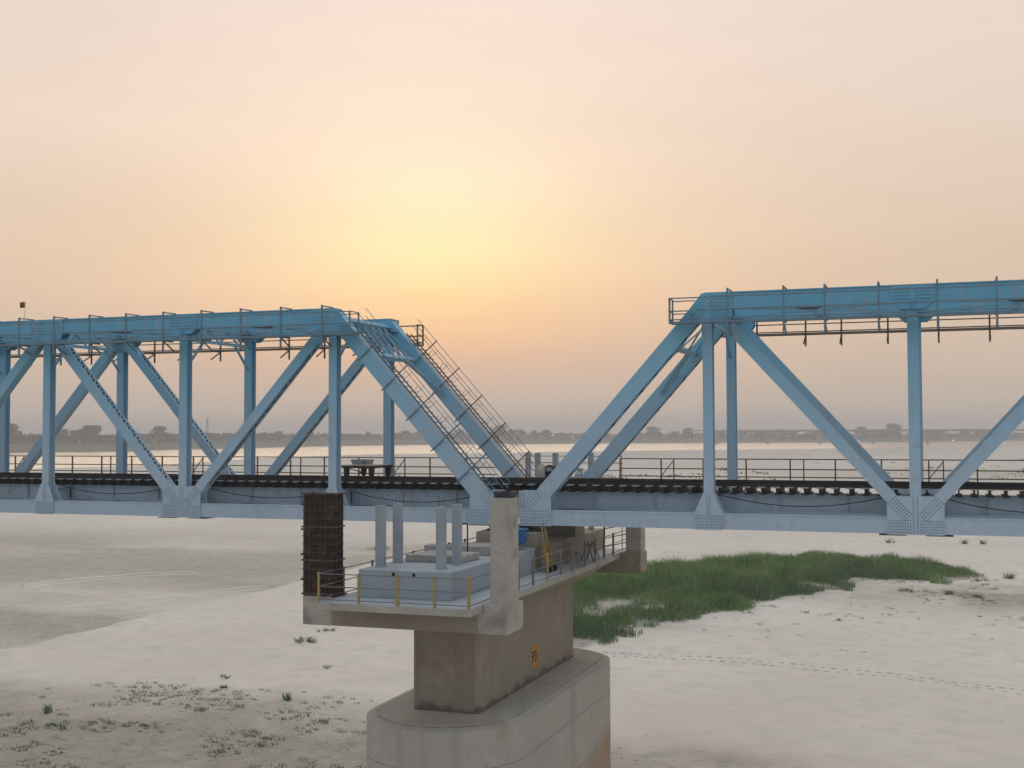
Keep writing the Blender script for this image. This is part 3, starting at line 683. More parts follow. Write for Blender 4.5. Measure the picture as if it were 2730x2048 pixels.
# columns on the corbels
def column(xa, xb, ya, yb, z0, z1, label):
    r = empty('concrete_column', ((xa+xb)/2, (ya+yb)/2, z0), label, 'column', 'concrete columns on the pier corbels'); c_ = .07
    MB().prism_z([(xa+c_, ya), (xb-c_, ya), (xb, ya+c_), (xb, yb-c_), (xb-c_, yb), (xa+c_, yb), (xa, yb-c_), (xa, ya+c_)], z0, z1).build('shaft', CONCL, r)
    return r
colB = column(3.42, 4.18, -10.05, -9.3, -1.75, 1.66, 'tall pale concrete column in front of the gap between the spans')
m = MB().prism_y([(3.56, 1.66), (3.62, 1.66), (3.56, 1.88), (3.50, 1.88)], -9.95, -9.45).prism_y([(4.02, 1.66), (4.08, 1.66), (4.16, 1.88), (4.1, 1.88)], -9.95, -9.45).box(3.6, 4.06, -9.5, -9.47, 1.66, 1.87).box(3.6, 4.06, -9.8, -9.77, 1.66, 1.80)
m.build('bracket', SLEEP, colB, kind='stuff')
column(3.42, 4.18, 7.75, 8.55, -1.75, -.12, 'short dark concrete column on the far corbel beneath the right span')
column(-3.3, -2.5, 7.75, 8.55, -1.75, -.12, 'short concrete column on the far left corbel behind the pedestal')
# rusty formwork
fw_ = empty('column_formwork', (-2.8, -9.7, -1.75), 'rust brown steel formwork around the column at the left corner of the pier', 'formwork')
fa = (-3.36, -2.2, -10.08, -9.38)
for (x0, x1, y0, y1) in ((fa[0], fa[1], fa[2], fa[2]+.02), (fa[0], fa[1], fa[3]-.02, fa[3]), (fa[0], fa[0]+.02, fa[2]+.02, fa[3]-.02), (fa[1]-.02, fa[1], fa[2]+.02, fa[3]-.02)):
    for i in range(3): MB().box(x0, x1, y0, y1, -1.75+1.16*i, -1.75+1.16*(i+1)-.012).build('shutter_panel', RUST, fw_)
for i in range(13):
    z = -1.70+.283*i; h = .024 if i % 4 else .05; o_ = .03 if i % 4 else .05
    MB().box(fa[0]-o_, fa[1]+o_, fa[2]-o_, fa[2], z, z+h).box(fa[1], fa[1]+o_, fa[2], fa[3]+o_, z+.001, z+h).box(fa[0]-o_, fa[0], fa[2], fa[3]+o_, z+.001, z+h).build('waler', RUSTL, fw_)
for x in (-3.25, -3.05, -2.85, -2.65, -2.45, -2.28):
    MB().box(x-.025, x+.025, fa[2]-.04, fa[2], -1.74, 1.72).build('rib', RUST, fw_)
for y in (-9.95, -9.72, -9.5):
    MB().box(fa[1], fa[1]+.04, y-.02, y+.02, -1.74, 1.72).build('rib', RUST, fw_)
for i in range(4):
    for x in (fa[0]-.05, fa[1]+.05): MB().cyl((x, fa[2]-.04, -1.2+i*.85), (x, fa[2]+.06, -1.2+i*.85), .035, 6).build('tie_bolt', RUST, fw_)
# grey posts on the pedestal
for (x, y, lb) in ((-1.06, -8.79, 'grey concrete post on the pedestal, leftmost of the four in front'), (-1.07, -7.36, 'grey concrete post on the pedestal, second from the left, set back'),
                   (1.19, -8.76, 'grey concrete post on the pedestal, third from the left'), (1.20, -7.36, 'grey concrete post on the pedestal nearest the pale column, set back')):
    r = empty('pedestal_post', (x, y, -.84), lb, 'post', 'grey posts on the pier pedestal'); c_ = .03; h = .15
    MB().prism_z([(x-h+c_, y-h), (x+h-c_, y-h), (x+h, y-h+c_), (x+h, y+h-c_), (x+h-c_, y+h), (x-h+c_, y+h), (x-h, y+h-c_), (x-h, y-h+c_)], -.84, 1.27).build('shaft', CONCB, r)
    for e in (-1, 1):
        MB().tube([(x+e*.07, y, 1.27), (x+e*.07, y, 1.60), (x+e*.34, y+.02, 1.62)], .014, 5).build('bent_bar', GREYR, r)
# far posts with bars
for (x, y, lb) in ((-1.64, 8.8, 'grey post beyond the track, leftmost of the row behind the stairs'), (-.72, 7.5, 'grey post beyond the track, second of the row'), (.15, 7.5, 'grey post beyond the track beside the beige sack'), (1.35, 7.5, 'grey post seen between the right end posts, shorter'), (1.5, 8.8, 'grey post seen through the right end posts, tallest there')):
    MB().box(x-.12, x+.12, y-.12, y+.12, -.84, 2.80 if x != 1.35 else 2.1).build('pedestal_post', CONCB, loc=(x, y, -.84), bevel=.02, label=lb, cat='post', group='grey posts on the far end of the pier')
r = empty('pipe_railing', (0, 9.2, -1.79), 'grey pipe bars behind the far posts on the pier', 'railing')
for z in (2.62, 2.3, 1.95, 1.6):
    MB().cyl((-1.64, 8.95, z), (3.0, 8.95, z), .02, 6).build('bar', GREYR, r)
for x in (-1.6, .7, 2.95): MB().cyl((x, 8.98, -1.79), (x, 8.98, 2.66), .025, 6).build('post', YEL if x > 2 else GREYR, r)
# concrete slabs lying on the pedestal
def slab(poly, z0, z1, lb, rough=.04):
    cx = sum(p_[0] for p_ in poly)/len(poly); cy = sum(p_[1] for p_ in poly)/len(poly)
    MB().prism_z(poly, z0, z1).build('concrete_slab', SLABM, loc=(cx, cy, z0), bevel=.03, label=lb, cat='slab', group='loose slabs on the pier')
slab([(-.95, -7.0), (1.2, -6.95), (1.3, -5.4), (-.7, -5.3)], -.838, -.58, 'rough beige concrete slab lying behind the four grey posts')
slab([(.15, -4.2), (1.6, -4.1), (1.6, -2.7), (.0, -2.75)], -.838, -.5, 'cracked grey concrete block beside the pale column')
slab([(-1.1, -5.0), (-.55, -5.0), (-.55, -4.4), (-1.1, -4.4)], -.838, -.42, 'small grey concrete block at the left edge of the pedestal')
slab([(-1.3, -2.4), (1.2, -2.4), (1.2, -1.0), (-1.3, -1.0)], -.838, -.66, 'flat grey slab in front of the near bearing')
pf = MB().tube([(.05, -4.6, -.838), (.05, -4.6, .35), (.5, -4.6, .38), (.5, -4.6, -.8)], .03, 6).build('bent_pipe', BLACK, loc=(.05, -4.6, -.838), label='thin dark bent pipe standing beside the pale column', cat='pipe')
# blue tarpaulin stack
r = empty('tarpaulin_stack', (1.2, -1.4, -.66), 'stack of folded bright blue tarpaulins beneath the end of the right span', 'tarpaulin')
zz = -.655
for i in range(7):
    h = .08+.05*random.random(); dx = (random.random()-.5)*.16; dy_ = (random.random()-.5)*.12; m = MB(); n = 18; lo_, hi_ = [], []
    for k_ in range(n):
        a = 2*math.pi*k_/n; q = max(abs(math.cos(a)), abs(math.sin(a)))
        x = 1.25+dx+.50*math.cos(a)/q*(1+random.uniform(-.07, .05)); y = -1.6+dy_+.42*math.sin(a)/q*(1+random.uniform(-.07, .05))
        lo_.append((x, y, zz)); hi_.append((x+random.uniform(-.03, .03), y+random.uniform(-.03, .03), zz+h*random.uniform(.8, 1.0)))
    m.add(lo_+hi_, [tuple(range(n))[::-1], tuple(range(n, 2*n))]+[(k_, (k_+1) % n, n+(k_+1) % n, n+k_) for k_ in range(n)])
    m.build('folded_sheet', BLUET, r); zz += h+.002
# railing round the pier cap
def pier_railing(pts, label, spec, rails_z=(.94, .52, .10), base=-1.79):
    r = empty('guard_railing', (pts[0][0], pts[0][1], base), label, 'railing', 'guard railings on the pier cap')
    for (x, y, mt, w) in spec: MB().box(x-w, x+w, y-w, y+w, base-.0, base+1.0).build('post', mt, r, bevel=.01)
    for z in rails_z:
        for a, b_ in zip(pts[:-1], pts[1:]): MB().cyl((a[0], a[1], base+z), (b_[0], b_[1], base+z), .018, 6).build('rail', GREYR, r)
pier_railing([(-2.15, -7.2), (-2.2, -11.12), (3.13, -11.12), (3.13, -7.6)], 'guard railing with yellow posts round the front of the pier cap',
             [(-2.2, -11.12, YEL, .036), (-.73, -11.13, YEL, .04), (.66, -11.13, YEL, .048), (1.95, -11.13, YEL, .042), (3.13, -11.13, YEL, .044), (-2.17, -9.4, RAILB, .035), (-2.15, -7.2, RAILB, .035)])
pier_railing([(-2.15, -7.2), (-2.15, 9.0)], 'brown guard railing along the left side of the pier cap', [(-2.15, y, RAILB, .035) for y in (-5.4, -3.6, -1.8, 0, 1.8, 3.6, 5.4, 7.2, 9.0)])
pier_railing([(3.13, -6.4), (3.13, 9.2)], 'guard railing with dull yellow posts along the right side of the pier cap',
             [(3.13, y, YEL if abs(y+3.04) < .1 else RAILB, .04) for y in (-6.37, -4.76, -3.04, -1.32, .21, 2.04, 3.6, 5.04, 6.66, 9.2)])
r = empty('gate_post', (3.1, 5.25, -1.79), 'tall dark post with cross bars at the far right of the pier cap', 'post')
MB().box(3.07, 3.13, 5.22, 5.28, -1.79, -.42).build('upright', DARK, r)
for z in (-.5, -.92, -1.3): MB().cyl((3.1, 5.25, z), (3.46, 7.74, z), .02, 6).build('bar', DARK, r)
# yellow hand trolley leaning on the pedestal
r = empty('hand_trolley', (2.25, -.5, -1.79), 'yellow two handled hand trolley leaning upright against the pier pedestal', 'hand trolley')
def lp(t_, y, o_=0.): return (2.45-.33*t_+o_, y, -1.76+1.9*t_)
m = MB()
for y in (-.84, -.26): m.bar(lp(0, y), lp(.58, y), .08, .07)
for t_ in (.05, .2, .35, .5): m.bar(lp(t_, -.84), lp(t_, -.26), .09, .05)
m.build('frame', ORNG, r)
MB().bar(lp(.02, -.55, -.06), lp(.56, -.55, -.06), .56, .03, (1, 0, .2)).build('back_plate', ORNG, r)
MB().tube([lp(.55, -.80), lp(.95, -.72), lp(1.0, -.64), lp(1.0, -.46), lp(.95, -.38), lp(.55, -.30)], .025, 6).build('handle', YEL, r)
for y in (-.92, -.18): MB().cyl((2.5, y-.03, -1.66), (2.5, y+.03, -1.66), .13, 14).build('wheel', BLACK, r)
# dark frame chair and trestle on the cap
r = empty('metal_chair', (2.4, 3.0, -1.79), 'dark bent metal chair frame standing by the pier pedestal', 'chair')
m = MB()
for y in (2.75, 3.25): m.tube([(2.15, y, -1.79), (2.2, y, -.98), (2.24, y, -.92)], .022, 6)
m.build('back_leg', GREYR, r, kind='stuff'); m = MB()
for y in (2.75, 3.25): m.tube([(2.62, y, -1.79), (2.58, y, -1.36)], .022, 6)
m.build('front_leg', GREYR, r, kind='stuff'); MB().box(2.15, 2.62, 2.72, 3.28, -1.38, -1.34).build('seat', GREYR, r); MB().box(2.2, 2.225, 2.75, 3.25, -1.15, -.95).build('backrest', GREYR, r)
r = empty('steel_trestle', (2.75, 4.3, -1.79), 'dark steel trestle with splayed legs at the far end of the right railing', 'trestle')
for y in (4.0, 4.7):
    for e in (-1, 1): MB().bar((2.7+e*.28, y+(.12 if y > 4.3 else -.12), -1.79), (2.7, y, -1.0), .05, .05).build('leg', GREYR, r)
MB().bar((2.7, 3.9, -.98), (2.7, 4.8, -.98), .07, .07).build('top_beam', GREYR, r); MB().bar((2.55, 3.93, -1.4), (2.55, 4.78, -1.4), .03, .03).build('brace', GREYR, r)
# ================================================================= THINGS ON THE TRACK
r = empty('track_trolley', (-7.2, 2.72, 1.79), 'flat wooden track trolley on stout dark legs standing on the rails', 'trolley')
for x in (-7.85, -6.62):
    for y in (1.86, 3.57):
        lg = MB().prism_y([(x-.10, 1.92), (x+.10, 1.92), (x+.13, 2.22), (x-.13, 2.22)], y-.07, y+.07).build('leg', BROWNW, r)
        MB().cyl((x, y-.05, 1.90), (x, y+.05, 1.90), .11, 14).build('wheel', DARK, lg)
m = MB()
for y in (1.80, 3.63): m.box(-8.06, -6.42, y-.04, y+.04, 2.20, 2.30)
for x in (-7.95, -7.24, -6.52): m.box(x-.04, x+.04, 1.84, 3.59, 2.20, 2.29)
m.build('frame', BROWNW, r)
for i in range(9): MB().box(-8.06, -6.42, 1.80+.205*i, 1.995+.205*i, 2.302, 2.335).build('plank', WOOD, r)
m = MB().bar((-7.75, 1.86, 2.18), (-6.75, 1.86, 1.95), .05, .04).bar((-7.3, 1.86, 1.93), (-6.85, 1.86, 2.2), .05, .04)
m.build('brace', BROWNW, r)
r = empty('metal_tray', (-8.2, 3.0, 2.336), 'open grey green metal tray standing on the track trolley', 'tray')
m = MB()
x0, x1, y0, y1, z0, z1, e = -8.02, -7.30, 2.75, 3.35, 2.337, 2.56, .06
m.add([(x0, y0, z0), (x1, y0, z0), (x1, y1, z0), (x0, y1, z0), (x0-e, y0-e, z1), (x1+e, y0-e, z1), (x1+e, y1+e, z1), (x0-e, y1+e, z1),
       (x0-e+.02, y0-e+.02, z1), (x1+e-.02, y0-e+.02, z1), (x1+e-.02, y1+e-.02, z1), (x0-e+.02, y1+e-.02, z1), (x0+.02, y0+.02, z0+.02), (x1-.02, y0+.02, z0+.02), (x1-.02, y1-.02, z0+.02), (x0+.02, y1-.02, z0+.02)],
      [(3, 2, 1, 0), (0, 1, 5, 4), (1, 2, 6, 5), (2, 3, 7, 6), (3, 0, 4, 7), (4, 5, 9, 8), (5, 6, 10, 9), (6, 7, 11, 10), (7, 4, 8, 11), (8, 9, 13, 12), (9, 10, 14, 13), (10, 11, 15, 14), (11, 8, 12, 15), (12, 13, 14, 15)])
m.build('body', TRAY, r); MB().box(-7.46, -7.36, 2.66, 2.72, 2.42, 2.46).build('handle', BLACK, r)
r = empty('engine_unit', (.8, 4.7, 1.45), 'black boxed engine unit with a grey panel standing beyond the rails', 'engine')
MB().box(.60, 1.02, 4.5, 5.0, 1.60, 2.28).build('body', BLACK, r, bevel=.03); MB().box(.66, .96, 4.48, 4.499, 2.04, 2.22).build('panel', TRAY, r); MB().box(.62, 1.0, 4.52, 4.98, 1.45, 1.6).build('base', DARK, r)
MB().box(.7, .92, 4.5, 4.53, 2.29, 2.33).build('handle', DARK, r)
def lump(name, cx, cy, z0, rx, ry, h, material, lb, cat, seed):
    bm_v = []; fs2 = []; nu, nv = 14, 8
    for j in range(nv+1):
        ph = j/nv*math.pi/2
        for i in range(nu):
            t_ = 2*math.pi*i/nu; k_ = 1+.22*nz(math.cos(t_)*1.7+seed, math.sin(t_)*1.7, 1, ph*2)
            bm_v.append((cx+rx*math.cos(t_)*math.cos(ph)**.6*k_, cy+ry*math.sin(t_)*math.cos(ph)**.6*k_, z0+h*math.sin(ph)**.9*(1+.15*nz(i*.7, j*.6, 1, seed))))
    for j in range(nv):
        for i in range(nu): fs2.append((j*nu+i, j*nu+(i+1) % nu, (j+1)*nu+(i+1) % nu, (j+1)*nu+i))
    fs2.append(tuple(range(nu))[::-1])
    MB().add(bm_v, fs2).build(name, material, loc=(cx, cy, z0), smooth=True, label=lb, cat=cat)
MB().box(-.9, 2.9, 4.1, 5.2, 1.41, 1.45).build('service_platform', SLEEP, loc=(1, 4.6, 1.41), label='dark steel plate platform beyond the rails above the pier', cat='platform')
lump('cloth_sack', .38, 4.75, 1.452, .34, .3, .86, SACK, 'lumpy beige sack slumped beside the black engine unit', 'sack', 3)
lump('cement_bag', 2.1, 4.6, 1.452, .22, .2, .55, PLATE, 'small whitish bag between the two right end posts', 'bag', 8)
# ================================================================= VEGETATION ON THE SAND
GM = []
for nm, c_ in (('green', (.17, .28, .075)), ('bluegreen', (.105, .195, .075)), ('dry', (.20, .17, .09))):
    g_ = mat('grass_%s' % nm, c_, .8, .35, .35, 0, (c_[0]*1.5, c_[1]*1.15, c_[2]*1.1), .6, .22); GM.append(g_)
def blades(pts, hs, wid, lean, seed, droop=.5):
    """numpy grass blades: quad + tip triangle each"""
    r_ = np.random.default_rng(seed); n = len(pts); a = r_.uniform(0, 2*np.pi, n); la = r_.uniform(0, 2*np.pi, n)
    ln = hs*lean*r_.uniform(.2, 1.3, n); dx, dy = np.cos(a)*wid/2, np.sin(a)*wid/2
    lx, ly = np.cos(la)*ln, np.sin(la)*ln
    x, y, z = pts[:, 0], pts[:, 1], pts[:, 2]
    V = np.stack([np.stack([x-dx, y-dy, z], -1), np.stack([x+dx, y+dy, z], -1),
                  np.stack([x+dx*.75+lx*.35, y+dy*.75+ly*.35, z+hs*.6], -1), np.stack([x-dx*.75+lx*.35, y-dy*.75+ly*.35, z+hs*.6], -1),
                  np.stack([x+lx, y+ly, z+hs*(1-droop*lean*.3)], -1)], 1).reshape(-1, 3)
    i = np.arange(n)[:, None]*5
    F = np.concatenate([(i+np.array([0, 1, 2, 3])).tolist(), ]) if False else None
    return V, [tuple(q) for q in (i+np.array([0, 1, 2, 3])).tolist()]+[tuple(q) for q in (i+np.array([3, 2, 4])).tolist()]
def grass_obj(name, pts, hs, wid, lean, material, seed, parent=None, loc=(0, 0, 0)):
    V, F = blades(pts, hs, wid, lean, seed); me = bpy.data.meshes.new(name); me.from_pydata((V-np.array(loc)).tolist(), [], F); me.update(); me.materials.append(material)
    o = bpy.data.objects.new(name, me); COL.objects.link(o); o.parent = parent
    if parent is None: o.location = loc
    return o
# the green bank of tall grass
cand = np.stack([rng.uniform(-30, 26, 230000), rng.uniform(44, 126, 230000)], -1)
jx = cand[:, 0]+(fbm(cand[:, 0], cand[:, 1], .25, 41)-.5)*9; jy = cand[:, 1]+(fbm(cand[:, 0], cand[:, 1], .25, 42)-.5)*14
ok = inpoly(jx, jy, GRASS)
den = fbm(cand[:, 0], cand[:, 1], .16, 43, 5)
bare = .4*np.exp(-(((cand[:, 0]+12)/1.6)**2+((cand[:, 1]-79)/3)**2))+.8*np.exp(-(((cand[:, 0]-2)/3)**2+((cand[:, 1]-86)/5)**2))+.8*np.exp(-(((cand[:, 0]-7)/6)**2+((cand[:, 1]-108)/2.5)**2))
ok &= (den-bare*.75) > .20+.22*rng.random(len(den))
pts = cand[ok]; dn = den[ok]; hh = (.6+2.6*np.clip(dn-.26, 0, .5))*rng.uniform(.6, 1.25, len(pts))
jx, jy = jx[ok], jy[ok]
edge = sum(inpoly(jx+a_*2.2, jy+b_*3.2, GRASS).astype(float) for a_, b_ in ((1, 0), (-1, 0), (0, 1), (0, -1)))/4
hh = hh*(.4+.6*edge**2)*(.75+.6*fbm(pts[:, 0], pts[:, 1], .35, 77))
z_ = gheight(pts[:, 0], pts[:, 1])-.03; pts = np.concatenate([pts, z_[:, None]], 1)
drysel = rng.random(len(pts)) < .05+.2*np.clip(fbm(pts[:, 0], pts[:, 1], .2, 58)-.5, 0, 1)
gsel = (fbm(pts[:, 0], pts[:, 1], .09, 51)+.004*(pts[:, 1]-80)+.25*rng.random(len(pts))) > .62
for sel, mt, nm in ((gsel & ~drysel, GM[0], 'tall_grass'), (~gsel & ~drysel, GM[1], 'tall_grass'), (drysel, GM[2], 'dry_grass')):
    o = grass_obj(nm, pts[sel], hh[sel], .045, .55, mt, 5)
    tag(o, 'dense bright green tall grass growing on the sand bank' if mt is GM[0] else 'dry straw coloured stalks among the tall grass' if mt is GM[2] else 'darker blue green grass along the front edge of the grass bank', 'grass', kind='stuff')
# sparse ground scrub in the foreground and beside the grass
cand = np.stack([rng.uniform(-46, 40, 60000), rng.uniform(0, 112, 60000)], -1); x, y = cand[:, 0], cand[:, 1]
w = np.clip((23+(fbm(x, y, .18, 14)-.5)*12-y)/6, 0, 1)*np.clip((-8-x)/8, 0, 1)*np.clip((x+42)/6, 0, 1)*np.clip((fbm(x, y, .33, 61)-.50)*7, 0, 1)*.8
w = np.maximum(w, np.exp(-(((x-22)/9)**2+((y-88)/11)**2))*(fbm(x, y, .35, 62) > .55)*.55)
w = np.maximum(w, np.exp(-(((x+2)/12)**2+((y-66)/9)**2))*(fbm(x, y, .5, 63) > .6)*.35)
ok = rng.random(len(x)) < w*.8; pts = cand[ok]; pts = np.concatenate([pts, gheight(pts[:, 0], pts[:, 1])[:, None]-.01], 1)
sz_ = np.repeat(rng.uniform(.35, 1.3, len(pts))**1.6, 18)
pts = np.repeat(pts, 18, 0)+np.concatenate([rng.normal(0, .11, (len(pts)*18, 2))*sz_[:, None]*np.array([1.5, 1.]), np.zeros((len(pts)*18, 1))], 1)
o = grass_obj('ground_scrub', pts, rng.uniform(.06, .2, len(pts))*sz_, .03, .9, GM[1], 9); tag(o, 'low scattered scrub on the rough sand', 'scrub', kind='stuff')
# soil clods
cand = np.stack([rng.uniform(-48, 44, 30000), rng.uniform(0, 112, 30000)], -1); x, y = cand[:, 0], cand[:, 1]
w = np.clip((25+(fbm(x, y, .18, 14)-.5)*12-y)/8, 0, 1)*np.clip((-3-x)/8, 0, 1)*np.clip((x+46)/6, 0, 1)*(fbm(x, y, .3, 71) > .45)*.45
w = np.maximum(w, np.exp(-(((x-23)/10)**2+((y-86)/11)**2))*(fbm(x, y, .3, 72) > .45)*.5)
w = np.maximum(w, np.exp(-(((x-4)/6)**2+((y-14)/4)**2))*.35)
w = np.maximum(w, .012)
w = np.maximum(w, np.exp(-((x+45.5)/1.)**2)*0)
ok = rng.random(len(x)) < w; cl = cand[ok]; zc_ = gheight(cl[:, 0], cl[:, 1]); m = MB()
for (x, y), z in zip(cl.tolist(), zc_.tolist()):
    q = .025+.075*random.random()**2.5; a = random.random()*6.28
    vs = [(x+q*math.cos(a+k_*2.09)*(1+random.random()*.6), y+q*math.sin(a+k_*2.09)*(1+random.random()*.6), z-.02) for k_ in range(3)]+[(x+q*.3, y-q*.2, z+q*(.25+.35*random.random()))]
    vs += [(x-q*.5, y+q*.5, z+q*.3*random.random()+.005)]
    m.add(vs, [(0, 1, 3), (1, 2, 3), (2, 4, 3), (4, 0, 3), (2, 0, 4)])
m.build('soil_clod', mat('dark_soil', (.22, .20, .16), .95, .3, 2), kind='stuff', label='loose dark soil clods on the sand', cat='soil')
# low bushes scattered over the far sand flats beyond the track
m = MB(); random.seed(31)
for _ in range(330):
    pxx = random.uniform(1500, 2760) if random.random() < .8 else random.uniform(400, 1500)
    th = math.atan((pxx-1365)/3255.6)-YAW; rr = random.uniform(260, 760) if pxx > 1900 else random.uniform(260, 480)
    bx, by = CAM.x+rr*math.sin(th), CAM.y+rr*math.cos(th)
    if fbm(np.array([bx]), np.array([by*.5]), .02, 88)[0] < .5: continue
    bz = float(gheight(np.array([bx]), np.array([by]))[0]); k_ = random.uniform(.4, 1.3)
    if bz < WZ+.25: continue
    for _ in range(16):
        p_ = Vector((bx+random.gauss(0, 1.6)*k_, by+random.gauss(0, 1.2)*k_, bz+abs(random.gauss(0, .4))*k_)); a = Vector((random.gauss(0, 1), random.gauss(0, 1), random.gauss(0, 1))).normalized(); b_ = a.orthogonal().normalized()*.35*k_; a = a.cross(b_).normalized()*.35*k_
        m.add([p_-a-b_*.4, p_+a*.3-b_, p_+a+b_*.3, p_-a*.2+b_], [(0, 1, 2, 3)])
m.build('flat_scrub', GM[1], kind='stuff', label='dark low scrub dotted over the far sand flats', cat='scrub')
# single tufts one can point at
TUFT = [(-31.5, 40.4, .55, 1.1, 1, 'spreading dark green tuft on open sand below the left corner of the pier cap', 140), (-32.6, 46., .4, .7, 1, 'small dark tuft just beyond the spreading tuft by the pier', 60),
        (-33.9, 13.4, .65, .3, 1, 'lone upright tuft near the lower left corner', 60), (-21.7, 20.9, .6, .35, 1, 'upright tuft at the upper edge of the foreground scrub', 70),
        (-27.4, 22.5, .25, .4, 1, 'low tuft left of the upright tuft in the foreground', 50), (-29.5, 25.5, .3, .5, 2, 'pale thin tuft on the sand above the foreground scrub', 50),
        (-62, 118, .7, 2.2, 0, 'green weedy patch under the left bottom chord', 220), (-24.5, 31.5, .2, .5, 1, 'flat tuft on the sand left of the pier stem', 50),
        (29.5, 76., .6, 1.2, 1, 'dark tuft at the right edge beyond the footprints', 120), (24.0, 103, .8, .9, 1, 'tuft at the right tip of the grass bank', 120),
        (13.2, 86.5, .55, .9, 1, 'small tuft in front of the middle of the grass bank', 90), (17.5, 86, .5, 1., 2, 'dry tuft right of the small tuft before the grass bank', 90),
        (20.5, 84.5, .5, 1., 1, 'brownish tuft between the grass bank and the right edge', 90), (8.0, 64, .25, .5, 1, 'tiny flat tuft alone on the open sand at right', 40),
        (9.4, 144, .9, .8, 1, 'dark tuft just below the right bottom chord, left of the twin tufts', 70), (19.8, 146, .9, .6, 1, 'left one of the twin tufts below the right bottom chord', 70), (22.4, 146, .9, .6, 1, 'right one of the twin tufts below the right bottom chord', 70)]
for i, (x, y, h, sp, mt, lb, n) in enumerate(TUFT):
    z = float(gheight(np.array([x]), np.array([y]))[0])
    r_ = np.random.default_rng(100+i); k_ = max(3, n//14); cen = r_.normal(0, sp*.45, (k_, 2)); q = cen[r_.integers(0, k_, n)]+r_.normal(0, .07+sp*.05, (n, 2))
    pt_ = np.concatenate([q+np.array([x, y]), np.full((n, 1), z-.02)], 1)
    o = grass_obj('grass_tuft', pt_, h*r_.uniform(.35, 1.2, n), .045, .7 if sp < .5 else 1.5, GM[mt], 200+i, loc=(x, y, z)); tag(o, lb, 'grass', 'grass tufts on the sand')
# footprints: shallow rimmed prints in the sand
m = MB(); path = [(-7.8, 43.0), (-0.4, 43.1), (9.8, 41.4), (15.9, 40.2), (23.5, 38.0)]
def prints(off, phase):
    x = path[0][0]+phase
    while x < 23.4:
        y = float(np.interp(x, [p_[0] for p_ in path], [p_[1] for p_ in path]))+off+random.uniform(-.16, .16)
        z = float(gheight(np.array([x]), np.array([y]))[0]); n = 8; k9 = random.uniform(.6, 1.15); rings = [(.22*k9, .003), (.15*k9, .045*k9), (.09*k9, .006)]; vs = []
        for q, h in rings:
            for k_ in range(n): t_ = 2*math.pi*k_/n; vs.append((x+q*1.15*math.cos(t_), y+q*.75*math.sin(t_), z+h*random.uniform(.8, 1.2)))
        fs2 = [(j*n+k_, j*n+(k_+1) % n, (j+1)*n+(k_+1) % n, (j+1)*n+k_) for j in range(2) for k_ in range(n)]+[tuple(range(2*n, 3*n))]
        m.add(vs, fs2); x += random.uniform(.58, .9)
prints(0, 0); prints(1.25, .3)
m.build('footprint', mat('darker_sand', (.48, .44, .39), .95, .15, 3), kind='stuff', smooth=True, label='double line of footprints crossing the sand at right', cat='footprints')  # prints coloured a little darker than the sand around them
# tyre ridges on the lower flat
m = MB()
def ground_at(px_, py_):
    d = rt*((px_-1365)/3255.6)-up*((py_-1024)/3255.6)+fw; t_ = (G-.35-CAM.z)/d.z; return CAM+d*t_
for (a0, a1, a2) in (((253, 1610), (470, 1588), (690, 1570)), ((389, 1596), (540, 1578), (700, 1560)), ((120, 1625), (330, 1601), (560, 1584)), ((60, 1560), (300, 1532), (520, 1520)), ((60, 1568), (300, 1539), (540, 1526))):
    A, B, C = (ground_at(*q) for q in (a0, a1, a2)); L_ = []
    for i in range(41):
        t_ = i/40; p_ = A*(1-t_)**2+B*2*t_*(1-t_)+C*t_*t_; L_.append(p_)
    vs = []
    for i, p_ in enumerate(L_):
        tg = (L_[min(40, i+1)]-L_[max(0, i-1)]); tg.z = 0; tg.normalize(); sd = Vector((-tg.y, tg.x, 0)); w_ = .35*random.uniform(.7, 1.2)
        for o_, h in ((-w_, -.02), (-w_*.2, .09*random.uniform(.5, 1)), (w_*.3, .05), (w_, -.02)):
            q = p_+sd*o_; vs.append((q.x, q.y, float(gheight(np.array([q.x]), np.array([q.y]))[0])+h))
    m.add(vs, [(i*4+k_, i*4+k_+1, i*4+k_+5, i*4+k_+4) for i in range(40) for k_ in range(3)])
m.build('tyre_ridge', sm, kind='stuff', smooth=True, label='pale tyre ridges curving over the lower sand flat', cat='tracks')
